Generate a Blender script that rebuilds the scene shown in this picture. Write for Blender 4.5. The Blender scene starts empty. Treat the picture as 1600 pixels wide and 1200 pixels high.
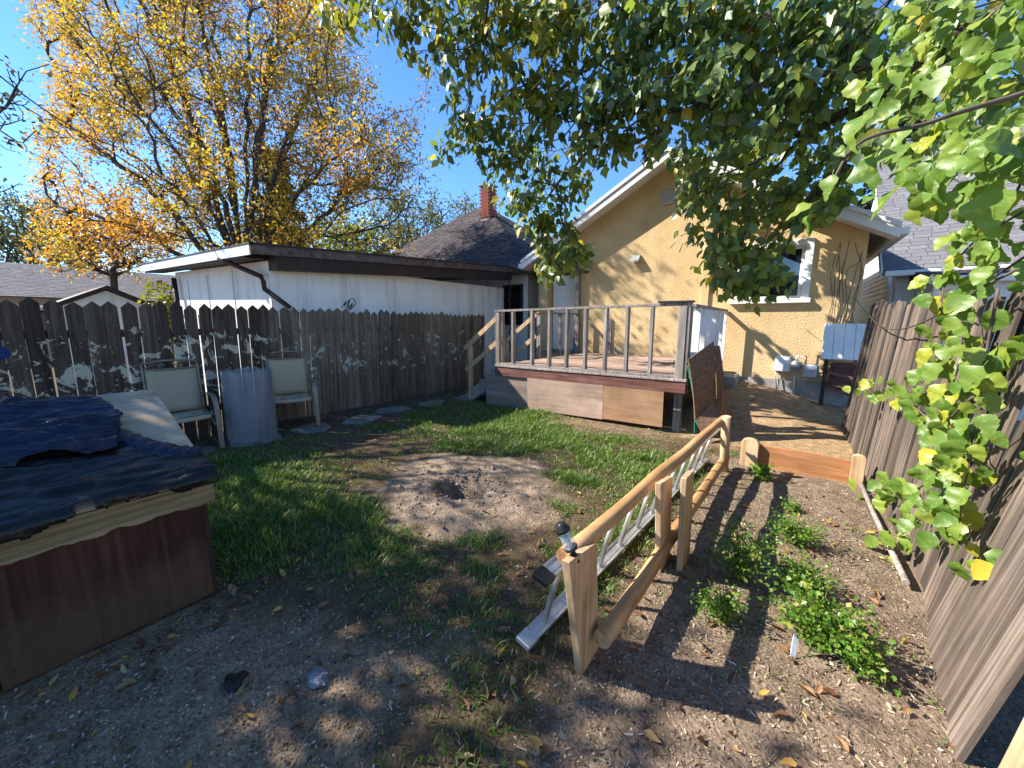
import bpy, math, random
import numpy as np
from mathutils import Matrix, Vector, Euler, Quaternion
random.seed(7); RNG = np.random.default_rng(7)
SC = bpy.context.scene; COL = SC.collection
# ------------------------------------------------------------------ camera
F = 600.0; CAMH = 1.6
PITCH = math.atan((600-503)/F); YAW = math.atan2(1230-800, F/math.cos(PITCH))
cam = bpy.data.cameras.new('camera'); camo = bpy.data.objects.new('camera', cam); COL.objects.link(camo)
cam.sensor_width = 36; cam.lens = F/1600*36; cam.clip_start = 0.02; cam.clip_end = 1500
camo.location = (0, 0, CAMH); camo.rotation_euler = (math.pi/2-PITCH, 0, YAW)
SC.camera = camo
# ------------------------------------------------------------------ light
SUN_DIR = np.array([1.95, 1.0, -1.8]); SUN_DIR /= np.linalg.norm(SUN_DIR)
ELEV = math.asin(-SUN_DIR[2]); AZ = math.atan2(-SUN_DIR[0], -SUN_DIR[1])   # compass of the sun, clockwise from +Y
W = bpy.data.worlds.new('World'); SC.world = W; W.use_nodes = True
nt = W.node_tree; sky = nt.nodes.new('ShaderNodeTexSky'); sky.sky_type = 'NISHITA'; sky.sun_disc = False
sky.sun_elevation = ELEV; sky.sun_rotation = AZ; sky.air_density = 0.9; sky.dust_density = 0.0; sky.ozone_density = 6.0; sky.altitude = 400
bg = nt.nodes['Background']; hs = nt.nodes.new('ShaderNodeHueSaturation'); hs.inputs['Saturation'].default_value = 1.1; hs.inputs['Value'].default_value = .92; nt.links.new(sky.outputs[0], hs.inputs['Color']); nt.links.new(hs.outputs[0], bg.inputs[0]); bg.inputs[1].default_value = 0.135
sun = bpy.data.lights.new('sun', 'SUN'); sun.energy = 5.0; sun.angle = math.radians(0.5); sun.color = (1, .93, .82)
suno = bpy.data.objects.new('sun', sun); COL.objects.link(suno); suno.rotation_euler = Vector(SUN_DIR).to_track_quat('-Z', 'Y').to_euler()
suno.location = (-8, -5, 12)
SC.view_settings.view_transform = 'Standard'; SC.view_settings.look = 'None'; SC.view_settings.exposure = 1.36; SC.view_settings.gamma = 1
SC.render.engine = 'CYCLES'; SC.cycles.max_bounces = 6; SC.cycles.transparent_max_bounces = 12; SC.cycles.use_denoising = True
# ------------------------------------------------------------------ pixel helpers (directions; distances come from what a thing touches)
_fw = np.array([-math.sin(YAW)*math.cos(PITCH), math.cos(YAW)*math.cos(PITCH), -math.sin(PITCH)])
_r = np.array([math.cos(YAW), math.sin(YAW), 0]); _u = np.cross(_r, _fw); CC = np.array([0, 0, CAMH])
def ray(x, y): return (_r*(x-800)+_u*(600-y)+_fw*F)/F
def PW(x, y, w): return CC+ray(x, y)*w
def onz(x, y, z=0): v = ray(x, y); return CC+v*((z-CAMH)/v[2])
def onx(x, y, X): v = ray(x, y); return CC+v*(X/v[0])
def ony(x, y, Y): v = ray(x, y); return CC+v*(Y/v[1])
# ------------------------------------------------------------------ noise
def vnoise(x, y, seed=0):
    xi = np.floor(x).astype(int); yi = np.floor(y).astype(int); fx = x-xi; fy = y-yi
    def h(a, b):
        n = (a*374761393+b*668265263+seed*974634539) & 0x7fffffff
        n = ((n ^ (n >> 13))*1274126177) & 0x7fffffff
        return ((n ^ (n >> 16)) & 0xffff)/65535.0
    sx = fx*fx*(3-2*fx); sy = fy*fy*(3-2*fy)
    a = h(xi, yi)*(1-sx)+h(xi+1, yi)*sx; b = h(xi, yi+1)*(1-sx)+h(xi+1, yi+1)*sx
    return a*(1-sy)+b*sy
def fbm(x, y, oct=4, seed=0):
    v = 0; a = .5
    for i in range(oct): v = v+a*vnoise(x*2**i, y*2**i, seed+i*17); a *= .5
    return v/(1-.5**oct)
def ss(a, b, x): t = np.clip((x-a)/(b-a), 0, 1); return t*t*(3-2*t)
# ------------------------------------------------------------------ mesh helpers
def mesh_arrays(name, V, Fc):
    """V (N,3), Fc list of (F,k) int arrays"""
    m = bpy.data.meshes.new(name); V = np.asarray(V, np.float32)
    m.vertices.add(len(V)); m.vertices.foreach_set('co', V.ravel())
    Fc = [np.asarray(f, np.int32) for f in Fc if len(f)]
    nl = sum(f.size for f in Fc); npoly = sum(len(f) for f in Fc)
    m.loops.add(nl); m.polygons.add(npoly)
    m.loops.foreach_set('vertex_index', np.concatenate([f.ravel() for f in Fc]))
    st = []; o = 0
    for f in Fc: st.append(o+np.arange(len(f))*f.shape[1]); o += f.size
    m.polygons.foreach_set('loop_start', np.concatenate(st).astype(np.int32))
    m.update(calc_edges=True); m.validate(); return m
def link(name, mesh, mat=None, parent=None, loc=None, rot=None, scale=None):
    o = bpy.data.objects.new(name, mesh); COL.objects.link(o)
    if mat is not None and mesh is not None and not mesh.materials: mesh.materials.append(mat)
    if loc is not None: o.location = loc
    if rot is not None: o.rotation_euler = rot
    if scale is not None: o.scale = scale
    if parent is not None: adopt(o, parent)
    return o
def adopt(o, parent):
    o.parent = parent; o.matrix_parent_inverse = Matrix.Translation(-PLOC.get(parent.name, Vector((0, 0, 0))))
PLOC = {}
def tag(o, label=None, cat=None, group=None, kind=None):
    if label: o['label'] = label
    if cat: o['category'] = cat
    if group: o['group'] = group
    if kind: o['kind'] = kind
    return o
def thing(name, label, cat, loc, group=None):
    o = bpy.data.objects.new(name, None); COL.objects.link(o); o.location = loc; o.empty_display_size = .1
    PLOC[o.name] = Vector(loc); return tag(o, label, cat, group)
BOXF = [(0, 3, 2, 1), (4, 5, 6, 7), (0, 1, 5, 4), (1, 2, 6, 5), (2, 3, 7, 6), (3, 0, 4, 7)]
class MB:
    def __init__(s): s.v = []; s.f = []; s.smooth = []
    def add(s, V, Fs, smooth=False):
        b = len(s.v); s.v += [tuple(p) for p in V]
        for f in Fs: s.f.append(tuple(i+b for i in f)); s.smooth.append(smooth)
        return s
    def hexa(s, c8): return s.add(c8, BOXF)
    def box(s, lo, hi, rot=None, org=None):
        x0, y0, z0 = lo; x1, y1, z1 = hi
        c = [(x0, y0, z0), (x1, y0, z0), (x1, y1, z0), (x0, y1, z0), (x0, y0, z1), (x1, y0, z1), (x1, y1, z1), (x0, y1, z1)]
        if rot is not None:
            o = Vector(org if org is not None else ((x0+x1)/2, (y0+y1)/2, (z0+z1)/2)); M = Euler(rot).to_matrix()
            c = [tuple(M @ (Vector(p)-o)+o) for p in c]
        return s.hexa(c)
    def bar(s, a, b, w, t, up=(0, 0, 1)):
        """box beam from a to b, w wide (across up) and t tall (along up)"""
        a = np.array(a, float); b = np.array(b, float); d = b-a; d /= np.linalg.norm(d); up = np.array(up, float)
        sd = np.cross(d, up)
        if np.linalg.norm(sd) < 1e-4: sd = np.cross(d, (1, 0, 0))
        sd /= np.linalg.norm(sd); uu = np.cross(sd, d); w /= 2; t /= 2
        c = [a-sd*w-uu*t, a+sd*w-uu*t, b+sd*w-uu*t, b-sd*w-uu*t, a-sd*w+uu*t, a+sd*w+uu*t, b+sd*w+uu*t, b-sd*w+uu*t]
        return s.hexa(c)
    def prism(s, poly, axis, a, b):
        """poly: 2D points in the two other axes (ordered), extruded along axis from a to b"""
        n = len(poly); V = []
        for t in (a, b):
            for p in poly:
                if axis == 0: V.append((t, p[0], p[1]))
                elif axis == 1: V.append((p[0], t, p[1]))
                else: V.append((p[0], p[1], t))
        Fs = [tuple(range(n))[::-1], tuple(range(n, 2*n))]+[(i, (i+1) % n, n+(i+1) % n, n+i) for i in range(n)]
        return s.add(V, Fs)
    def tube(s, pts, r, n=8, cap=True):
        V, Fs = tube_arr(pts, r, n); k = len(pts)
        s.add(V, Fs.tolist(), True)
        if cap: b = len(s.v)-n*k; s.f += [tuple(b+i for i in range(n))[::-1], tuple(b+(k-1)*n+i for i in range(n))]; s.smooth += [False, False]
        return s
    def lathe(s, prof, c=(0, 0, 0), n=20, M=None):
        V = []; k = len(prof)
        for (r, z) in prof:
            for i in range(n):
                p = Vector((r*math.cos(i*2*math.pi/n), r*math.sin(i*2*math.pi/n), z))
                if M is not None: p = M @ p
                V.append((p.x+c[0], p.y+c[1], p.z+c[2]))
        Fs = [(j*n+i, j*n+(i+1) % n, (j+1)*n+(i+1) % n, (j+1)*n+i) for j in range(k-1) for i in range(n)]
        return s.add(V, Fs, True)
    def build(s, name, mat, parent=None, bevel=0, loc=None, rot=None):
        m = bpy.data.meshes.new(name); m.from_pydata([tuple(map(float, p)) for p in s.v], [], s.f)
        m.polygons.foreach_set('use_smooth', s.smooth)
        import bmesh
        bm = bmesh.new(); bm.from_mesh(m); bmesh.ops.recalc_face_normals(bm, faces=bm.faces)
        if bevel: bmesh.ops.bevel(bm, geom=[e for e in bm.edges], offset=bevel, segments=1, affect='EDGES', clamp_overlap=True)
        bm.to_mesh(m); bm.free()
        m.materials.append(mat)
        return link(name, m, None, parent, loc, rot)
def tube_arr(pts, r, n):
    P = np.asarray(pts, float); k = len(P); r = np.broadcast_to(np.asarray(r, float), (k,))
    T = np.gradient(P, axis=0); T /= np.linalg.norm(T, axis=1)[:, None]+1e-9
    up = np.array([0, 0, 1.]) if abs(T[0, 2]) < .9 else np.array([1., 0, 0])
    A = np.cross(T, up); A /= np.linalg.norm(A, axis=1)[:, None]+1e-9; B = np.cross(T, A)
    ang = np.arange(n)*2*math.pi/n
    V = P[:, None, :]+r[:, None, None]*(np.cos(ang)[None, :, None]*A[:, None, :]+np.sin(ang)[None, :, None]*B[:, None, :])
    j = np.arange(k-1)[:, None]*n; i = np.arange(n)[None, :]; i2 = (i+1) % n
    Fs = np.stack([j+i, j+i2, j+n+i2, j+n+i], -1).reshape(-1, 4)
    return V.reshape(-1, 3), Fs
def smooth_path(pts, n=8):
    P = np.asarray(pts, float); out = []
    Q = np.vstack([2*P[0]-P[1], P, 2*P[-1]-P[-2]])
    for i in range(1, len(Q)-2):
        for t in np.linspace(0, 1, n, endpoint=False):
            a, b, c, d = Q[i-1], Q[i], Q[i+1], Q[i+2]
            out.append(.5*(2*b+(c-a)*t+(2*a-5*b+4*c-d)*t*t+(3*b-a-3*c+d)*t**3))
    out.append(P[-1]); return np.array(out)
# ------------------------------------------------------------------ materials
def newmat(name):
    m = bpy.data.materials.new(name); m.use_nodes = True; return m, m.node_tree, m.node_tree.nodes['Principled BSDF']
def N(nt, t, **kw):
    n = nt.nodes.new(t)
    for k, v in kw.items():
        if k in n.inputs: n.inputs[k].default_value = v
        else: setattr(n, k, v)
    return n
def ramp(nt, fac, stops):
    n = nt.nodes.new('ShaderNodeValToRGB'); e = n.color_ramp.elements
    while len(e) < len(stops): e.new(.5)
    for el, (p, c) in zip(e, stops): el.position = p; el.color = tuple(c)+(1,) if len(c) == 3 else c
    nt.links.new(fac, n.inputs[0]); return n
def mixc(nt, fac, a, b, mode='MIX'):
    n = nt.nodes.new('ShaderNodeMix'); n.data_type = 'RGBA'; n.blend_type = mode
    for s, v in ((n.inputs[0], fac), (n.inputs[6], a), (n.inputs[7], b)):
        if isinstance(v, bpy.types.NodeSocket): nt.links.new(v, s)
        elif isinstance(v, (int, float)): s.default_value = v
        else: s.default_value = tuple(v)+(1,)
    return n.outputs[2]
def coords(nt, scale=(1, 1, 1), rand=True, world=False):
    if world: src = N(nt, 'ShaderNodeNewGeometry').outputs['Position']
    else: src = N(nt, 'ShaderNodeTexCoord').outputs['Object']
    if rand:
        oi = N(nt, 'ShaderNodeObjectInfo'); mu = N(nt, 'ShaderNodeVectorMath', operation='MULTIPLY_ADD')
        cv = N(nt, 'ShaderNodeCombineXYZ')
        for i in range(3): nt.links.new(oi.outputs['Random'], cv.inputs[i])
        nt.links.new(cv.outputs[0], mu.inputs[0]); mu.inputs[1].default_value = (37, 53, 71); nt.links.new(src, mu.inputs[2]); src = mu.outputs[0]
    mp = N(nt, 'ShaderNodeMapping'); mp.inputs['Scale'].default_value = scale; nt.links.new(src, mp.inputs[0]); return mp.outputs[0]
def bump(nt, b, h, strength=.3, dist=.01, prev=None):
    n = N(nt, 'ShaderNodeBump'); n.inputs['Strength'].default_value = strength; n.inputs['Distance'].default_value = dist
    nt.links.new(h, n.inputs['Height'])
    if prev is not None: nt.links.new(prev, n.inputs['Normal'])
    nt.links.new(n.outputs[0], b.inputs['Normal']); return n.outputs[0]
def noise(nt, vec, scale, detail=6, rough=.6, dist=0):
    n = N(nt, 'ShaderNodeTexNoise'); n.inputs['Scale'].default_value = scale; n.inputs['Detail'].default_value = detail
    n.inputs['Roughness'].default_value = rough; n.inputs['Distortion'].default_value = dist; nt.links.new(vec, n.inputs['Vector']); return n.outputs[0]
def wood(name, c0, c1, c2, axis=2, gs=30, rough=.75, spots=None, var=.35, bs=.35, long=1.2):
    """grain runs along local axis"""
    m, nt, b = newmat(name); sc = [gs, gs, gs]; sc[axis] = long
    v = coords(nt, sc); g = noise(nt, v, 1, 8, .65, .6)
    c = ramp(nt, g, [(.28, c0), (.5, c1), (.72, c2)]).outputs[0]
    v2 = coords(nt, (2.2, 2.2, 2.2)); big = noise(nt, v2, 1, 4, .6)
    c = mixc(nt, .55, c, mixc(nt, 1, c, ramp(nt, big, [(.3, (.45, .43, .42)), (.7, (1.25, 1.22, 1.2))]).outputs[0], 'MULTIPLY'))
    oi = N(nt, 'ShaderNodeObjectInfo'); rv = ramp(nt, oi.outputs['Random'], [(0, (1-var,)*3), (1, (1+var*.6,)*3)]).outputs[0]
    c = mixc(nt, 1, c, rv, 'MULTIPLY')
    if spots is not None:
        p = coords(nt, (1, 1, 1), False, True)
        n1 = noise(nt, p, spots[1], 5, .7, .8); mk = None
        # paint sits between knee and chest height
        sp = N(nt, 'ShaderNodeSeparateXYZ'); nt.links.new(N(nt, 'ShaderNodeNewGeometry').outputs['Position'], sp.inputs[0])
        zr = ramp(nt, sp.outputs['Z'], [(.12, (0, 0, 0)), (.4, (1, 1, 1)), (.78, (1, 1, 1)), (1.0, (.35, .35, .35))])
        mr = N(nt, 'ShaderNodeMapRange'); mr.inputs[1].default_value = 0; mr.inputs[2].default_value = 1.7; nt.links.new(sp.outputs['Z'], mr.inputs[0]); nt.links.new(mr.outputs[0], zr.inputs[0])
        n3 = noise(nt, p, 24, 3, .6)
        def thr(nz, lim):
            q1 = N(nt, 'ShaderNodeMath', operation='MULTIPLY_ADD'); nt.links.new(zr.outputs[0], q1.inputs[0]); q1.inputs[1].default_value = .22; q1.inputs[2].default_value = -.22
            q2 = N(nt, 'ShaderNodeMath', operation='ADD'); nt.links.new(q1.outputs[0], q2.inputs[0]); nt.links.new(nz, q2.inputs[1]); return ramp(nt, q2.outputs[0], [(lim, (0, 0, 0)), (lim+.02, (1, 1, 1))]).outputs[0]
        mk2 = mixc(nt, 1, thr(n1, spots[2]), thr(n3, .66), 'LIGHTEN'); c = mixc(nt, mk2, c, spots[0])
    nt.links.new(c, b.inputs['Base Color']); b.inputs['Roughness'].default_value = rough; b.inputs['Specular IOR Level'].default_value = .25
    bump(nt, b, g, bs, .004); return m
def rough_mat(name, c0, c1, scale=6, rough=.8, bs=.2, bscale=60, bd=.004, spec=.3, metal=0, rand=False, detail=6, world=False):
    m, nt, b = newmat(name); v = coords(nt, (1, 1, 1), rand, world)
    n = noise(nt, v, scale, detail, .6); c = ramp(nt, n, [(.3, c0), (.7, c1)]).outputs[0]
    nt.links.new(c, b.inputs['Base Color']); b.inputs['Roughness'].default_value = rough; b.inputs['Metallic'].default_value = metal
    b.inputs['Specular IOR Level'].default_value = spec
    if bs: bump(nt, b, noise(nt, v, bscale, 3, .6), bs, bd)
    return m
def leafmat(name, stops, rough=.45, trans=.35, spec=.4):
    m, nt, b = newmat(name); g = N(nt, 'ShaderNodeNewGeometry')
    c = ramp(nt, g.outputs['Random Per Island'], stops).outputs[0]
    nt.links.new(c, b.inputs['Base Color']); b.inputs['Roughness'].default_value = rough; b.inputs['Specular IOR Level'].default_value = spec
    t = N(nt, 'ShaderNodeBsdfTranslucent'); nt.links.new(mixc(nt, 1, c, (1.25, 1.3, .6), 'MULTIPLY'), t.inputs[0])
    mx = N(nt, 'ShaderNodeMixShader'); mx.inputs[0].default_value = trans; nt.links.new(b.outputs[0], mx.inputs[1]); nt.links.new(t.outputs[0], mx.inputs[2])
    nt.links.new(mx.outputs[0], nt.nodes['Material Output'].inputs[0]); return m

M = {}
M['old_picket'] = wood('old_picket', (.028, .018, .012), (.088, .062, .042), (.18, .135, .098), 2, 26, spots=((.50, .45, .33), 4.6, .545), var=.45)
M['grey_picket'] = wood('grey_picket', (.055, .042, .03), (.165, .128, .093), (.29, .24, .185), 2, 30, spots=((.42, .42, .34), 5.0, .585), var=.45)
M['grey_board'] = wood('grey_board', (.035, .026, .021), (.135, .105, .085), (.30, .25, .21), 2, 30, var=.5, bs=.9, long=.8)
M['deck_wood'] = wood('deck_wood', (.10, .085, .075), (.27, .235, .21), (.45, .41, .37), 2, 30, var=.25)
M['deck_floor'] = wood('deck_floor', (.16, .10, .075), (.34, .24, .19), (.48, .38, .32), 0, 26, var=.3)
M['rim'] = wood('rim', (.06, .022, .018), (.15, .065, .05), (.28, .17, .14), 0, 22, var=.1)
M['ply'] = wood('ply', (.26, .14, .075), (.36, .215, .12), (.45, .30, .18), 0, 9, var=.1, long=.7)
M['ply_pale'] = wood('ply_pale', (.26, .175, .13), (.38, .27, .20), (.47, .36, .28), 0, 9, var=.1, long=.7)
M['ply_grey'] = wood('ply_grey', (.15, .11, .085), (.25, .195, .155), (.33, .27, .22), 0, 9, var=.1, long=.7)
M['new_wood'] = wood('new_wood', (.26, .155, .075), (.49, .335, .19), (.62, .47, .30), 2, 20, var=.12)
M['pole_wood'] = wood('pole_wood', (.25, .12, .045), (.45, .26, .115), (.57, .375, .19), 1, 20, var=.12)
M['stain_wood'] = wood('stain_wood', (.18, .075, .03), (.36, .165, .068), (.46, .24, .115), 0, 26, var=.1)
M['shed_panel'] = wood('shed_panel', (.026, .008, .005), (.06, .019, .011), (.115, .05, .03), 2, 22, var=.05, rough=.6)
M['shed_edge'] = wood('shed_edge', (.09, .055, .022), (.26, .18, .085), (.42, .32, .18), 1, 45, var=.05, bs=1)
M['lid_ply'] = wood('lid_ply', (.30, .21, .13), (.50, .38, .25), (.62, .50, .35), 1, 16, var=.05)
M['osb'] = rough_mat('osb', (.10, .055, .028), (.27, .17, .10), 34, .8, .4, 70)
M['stucco'] = rough_mat('stucco', (.57, .405, .20), (.66, .49, .27), 1.3, .9, .5, 30, .03, world=True)
M['concrete'] = rough_mat('concrete', (.22, .205, .18), (.38, .355, .32), 5, .9, .5, 40, .01, world=True)
M['slab'] = rough_mat('slab', (.10, .09, .075), (.24, .22, .195), 7, .95, .6, 30, .012, world=True)
M['white_paint'] = rough_mat('white_paint', (.62, .62, .60), (.80, .80, .79), 3, .5, .1, 40)
M['garage_wall'] = rough_mat('garage_wall', (.74, .72, .69), (.84, .825, .80), 1.2, .7, .15, 30, world=True)
def streaked(m):
    nt = m.node_tree; b = nt.nodes['Principled BSDF']; old = b.inputs['Base Color'].links[0].from_socket
    n = noise(nt, coords(nt, (2.2, 2.2, .18), False, True), 1.6, 6, .7); r = ramp(nt, n, [(.5, (1, 1, 1)), (.75, (.62, .61, .60))]).outputs[0]
    nt.links.new(mixc(nt, 1, old, r, 'MULTIPLY'), b.inputs['Base Color'])
streaked(M['garage_wall'])
def blotched(m):
    nt = m.node_tree; b = nt.nodes['Principled BSDF']; old = b.inputs['Base Color'].links[0].from_socket
    n = noise(nt, coords(nt, (1, 1, .6), False, True), 1.1, 7, .72, .5); r = ramp(nt, n, [(.3, (.80, .78, .75)), (.55, (1, 1, 1)), (.75, (1.06, 1.05, 1.03))]).outputs[0]
    nt.links.new(mixc(nt, 1, old, r, 'MULTIPLY'), b.inputs['Base Color'])
blotched(M['stucco'])
M['brown_trim'] = rough_mat('brown_trim', (.025, .013, .011), (.05, .028, .022), 5, .6)
M['weath_fascia'] = rough_mat('weath_fascia', (.05, .03, .026), (.17, .13, .115), 7, .7)
M['grey_metal'] = rough_mat('grey_metal', (.30, .31, .32), (.48, .49, .50), 3, .4, .05, metal=.3)
M['white_metal'] = rough_mat('white_metal', (.62, .64, .66), (.78, .79, .8), 2, .35, .05)
M['alu'] = rough_mat('alu', (.50, .49, .47), (.72, .71, .69), 8, .42, .05, metal=.75)
M['dark_metal'] = rough_mat('dark_metal', (.02, .02, .021), (.05, .05, .05), 8, .4)
M['chair_frame'] = rough_mat('chair_frame', (.17, .135, .095), (.30, .25, .185), 8, .45, metal=.2)
M['black_plastic'] = rough_mat('black_plastic', (.012, .012, .012), (.03, .03, .03), 8, .35)
M['felt'] = rough_mat('felt', (.006, .005, .004), (.016, .014, .012), 9, .34, .5, 26, .014, .3)
M['shingle_dark'] = rough_mat('shingle_dark', (.018, .014, .016), (.075, .06, .06), 26, .95, .4, 120, .006)
M['shingle_grey'] = rough_mat('shingle_grey', (.16, .155, .165), (.27, .26, .275), 7, .95, .3, 120, .006)
M['dirt_brick'] = rough_mat('dirt_brick', (.20, .05, .035), (.33, .10, .07), 9, .9, .4, 40)
M['bark'] = rough_mat('bark', (.035, .027, .02), (.12, .098, .08), 14, .95, .8, 40, .02)
M['twig'] = rough_mat('twig', (.06, .045, .035), (.16, .125, .1), 10, .9, .2)
M['green_edge'] = rough_mat('green_edge', (.02, .20, .13), (.03, .27, .18), 6, .5)
M['cable'] = rough_mat('cable', (.03, .03, .03), (.09, .085, .08), 5, .6)
M['far_wall'] = rough_mat('far_wall', (.40, .30, .24), (.52, .42, .35), 4, .8)
M['pale_plastic'] = rough_mat('pale_plastic', (.6, .66, .7), (.75, .8, .82), 20, .3)
M['bag'] = rough_mat('bag', (.10, .11, .13), (.24, .26, .29), 20, .3, .5)
# tarp
m, nt, b = newmat('tarp'); v = coords(nt, (1, 1, 1), False); c = ramp(nt, noise(nt, v, 6, 4), [(.35, (.003, .005, .014)), (.7, (.007, .013, .042))]).outputs[0]
nt.links.new(c, b.inputs['Base Color']); b.inputs['Roughness'].default_value = .3; b.inputs['Specular IOR Level'].default_value = .35; bump(nt, b, noise(nt, coords(nt, (16, 6, 12), False), 1, 5, .6, 1.6), .8, .025); M['tarp'] = m
# chair sling (woven)
m, nt, b = newmat('sling'); v = coords(nt, (1, 1, 1), False); w1 = N(nt, 'ShaderNodeTexWave', wave_type='BANDS', bands_direction='Z'); w1.inputs['Scale'].default_value = 38; w1.inputs['Distortion'].default_value = 1.5; nt.links.new(v, w1.inputs[0])
w2 = N(nt, 'ShaderNodeTexWave', wave_type='BANDS', bands_direction='Y'); w2.inputs['Scale'].default_value = 38; w2.inputs['Distortion'].default_value = 1.5; nt.links.new(v, w2.inputs[0])
c = ramp(nt, mixc(nt, .5, w1.outputs[0], w2.outputs[0]), [(.2, (.32, .25, .15)), (.8, (.54, .44, .285))]).outputs[0]; nt.links.new(c, b.inputs['Base Color']); b.inputs['Roughness'].default_value = .8; M['sling'] = m
# translucent rolled plastic
m, nt, b = newmat('barrel_sheet'); b.inputs['Roughness'].default_value = .25
c = ramp(nt, noise(nt, coords(nt, (8, 8, 1.2), False), 1, 5), [(.3, (.20, .22, .235)), (.7, (.34, .365, .385))]).outputs[0]; nt.links.new(c, b.inputs['Base Color'])
tr = N(nt, 'ShaderNodeBsdfTransparent'); tr.inputs[0].default_value = (.85, .88, .92, 1); mx = N(nt, 'ShaderNodeMixShader'); mx.inputs[0].default_value = .38
nt.links.new(b.outputs[0], mx.inputs[1]); nt.links.new(tr.outputs[0], mx.inputs[2]); nt.links.new(mx.outputs[0], nt.nodes['Material Output'].inputs[0]); M['barrel_sheet'] = m
# window glass
m, nt, b = newmat('glass'); b.inputs['Base Color'].default_value = (.01, .012, .014, 1); b.inputs['Roughness'].default_value = .03; b.inputs['Specular IOR Level'].default_value = .3
tr = N(nt, 'ShaderNodeBsdfTransparent'); mx = N(nt, 'ShaderNodeMixShader'); mx.inputs[0].default_value = .35
nt.links.new(b.outputs[0], mx.inputs[1]); nt.links.new(tr.outputs[0], mx.inputs[2]); nt.links.new(mx.outputs[0], nt.nodes['Material Output'].inputs[0]); M['glass'] = m
# leaves
M['leaf_yellow'] = leafmat('leaf_yellow', [(0, (.40, .22, .03)), (.35, (.52, .33, .04)), (.62, (.40, .37, .06)), (.82, (.46, .22, .05)), (1, (.28, .13, .09))], trans=.5)
M['leaf_orange'] = leafmat('leaf_orange', [(0, (.55, .23, .03)), (.5, (.58, .33, .04)), (1, (.42, .16, .06))], trans=.5)
M['leaf_maple'] = leafmat('leaf_maple', [(0, (.075, .125, .045)), (.5, (.13, .195, .065)), (.85, (.21, .27, .08)), (.95, (.29, .32, .06)), (.975, (.42, .34, .03)), (1, (.5, .38, .03))], rough=.36, trans=.5, spec=.7)
M['leaf_lime'] = leafmat('leaf_lime', [(0, (.12, .17, .03)), (.5, (.20, .22, .03)), (1, (.40, .34, .03))], rough=.4, trans=.4)
M['leaf_spruce'] = leafmat('leaf_spruce', [(0, (.015, .028, .02)), (1, (.045, .065, .04))], trans=.05)
M['leaf_far'] = leafmat('leaf_far', [(0, (.10, .115, .05)), (.6, (.18, .18, .07)), (1, (.25, .20, .08))], trans=.3)
M['leaf_dull'] = leafmat('leaf_dull', [(0, (.05, .055, .04)), (.6, (.09, .10, .05)), (1, (.16, .10, .07))], trans=.3)
M['grass'] = leafmat('grass', [(0, (.06, .12, .014)), (.5, (.09, .20, .022)), (.80, (.15, .25, .04)), (.9, (.32, .30, .12)), (1, (.42, .36, .2))], rough=.4, trans=.35)
M['parsley'] = leafmat('parsley', [(0, (.06, .15, .015)), (.6, (.11, .22, .025)), (.9, (.20, .28, .04)), (1, (.36, .30, .06))], rough=.4, trans=.35)
M['litter'] = leafmat('litter', [(0, (.10, .045, .02)), (.4, (.24, .11, .045)), (.72, (.36, .21, .09)), (.9, (.48, .31, .06)), (1, (.50, .42, .28))], rough=.6, trans=.2)
M['chips'] = leafmat('chips', [(0, (.06, .04, .025)), (.4, (.17, .12, .08)), (.8, (.33, .25, .17)), (1, (.52, .43, .32))], rough=.8, trans=.02, spec=.2)
def vineleaf(name, c0, c1):
    m, nt, b = newmat(name); oi = N(nt, 'ShaderNodeObjectInfo')
    c = ramp(nt, oi.outputs['Random'], [(0, c0), (.7, c1), (1, (min(1, c1[0]*1.6), c1[1]*1.25, c1[2]))]).outputs[0]
    v = N(nt, 'ShaderNodeTexCoord').outputs['Object']
    # side veins, drawn as a chevron of waves
    sx = N(nt, 'ShaderNodeSeparateXYZ'); nt.links.new(v, sx.inputs[0]); ab = N(nt, 'ShaderNodeMath', operation='ABSOLUTE'); nt.links.new(sx.outputs[0], ab.inputs[0])
    ma = N(nt, 'ShaderNodeMath', operation='MULTIPLY_ADD'); nt.links.new(ab.outputs[0], ma.inputs[0]); ma.inputs[1].default_value = -.8; nt.links.new(sx.outputs[1], ma.inputs[2])
    sn = N(nt, 'ShaderNodeMath', operation='MULTIPLY'); nt.links.new(ma.outputs[0], sn.inputs[0]); sn.inputs[1].default_value = 58
    si = N(nt, 'ShaderNodeMath', operation='SINE'); nt.links.new(sn.outputs[0], si.inputs[0])
    vr = ramp(nt, si.outputs[0], [(.9, (1, 1, 1)), (1, (1.16, 1.12, 1.1))]).outputs[0]
    c = mixc(nt, 1, c, vr, 'MULTIPLY'); bl = noise(nt, coords(nt, (5, 5, 5)), 1, 4, .6); c = mixc(nt, ramp(nt, bl, [(.55, (0, 0, 0)), (.75, (1, 1, 1))]).outputs[0], c, (c1[0]*2.2, c1[1]*1.5, c1[2]*1.3)); bw_ = noise(nt, coords(nt, (9, 9, 9)), 1, 5, .7); c = mixc(nt, ramp(nt, bw_, [(.66, (0, 0, 0)), (.72, (.8, .8, .8))]).outputs[0], c, (.16, .085, .03))
    nt.links.new(c, b.inputs['Base Color']); b.inputs['Roughness'].default_value = .42; bump(nt, b, si.outputs[0], .05, .003)
    t = N(nt, 'ShaderNodeBsdfTranslucent'); nt.links.new(mixc(nt, 1, c, (1.3, 1.25, .5), 'MULTIPLY'), t.inputs[0]); mx = N(nt, 'ShaderNodeMixShader'); mx.inputs[0].default_value = .42
    nt.links.new(b.outputs[0], mx.inputs[1]); nt.links.new(t.outputs[0], mx.inputs[2]); nt.links.new(mx.outputs[0], nt.nodes['Material Output'].inputs[0]); return m
M['vine_leaf'] = vineleaf('vine_leaf', (.10, .20, .03), (.17, .27, .045))
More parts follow.
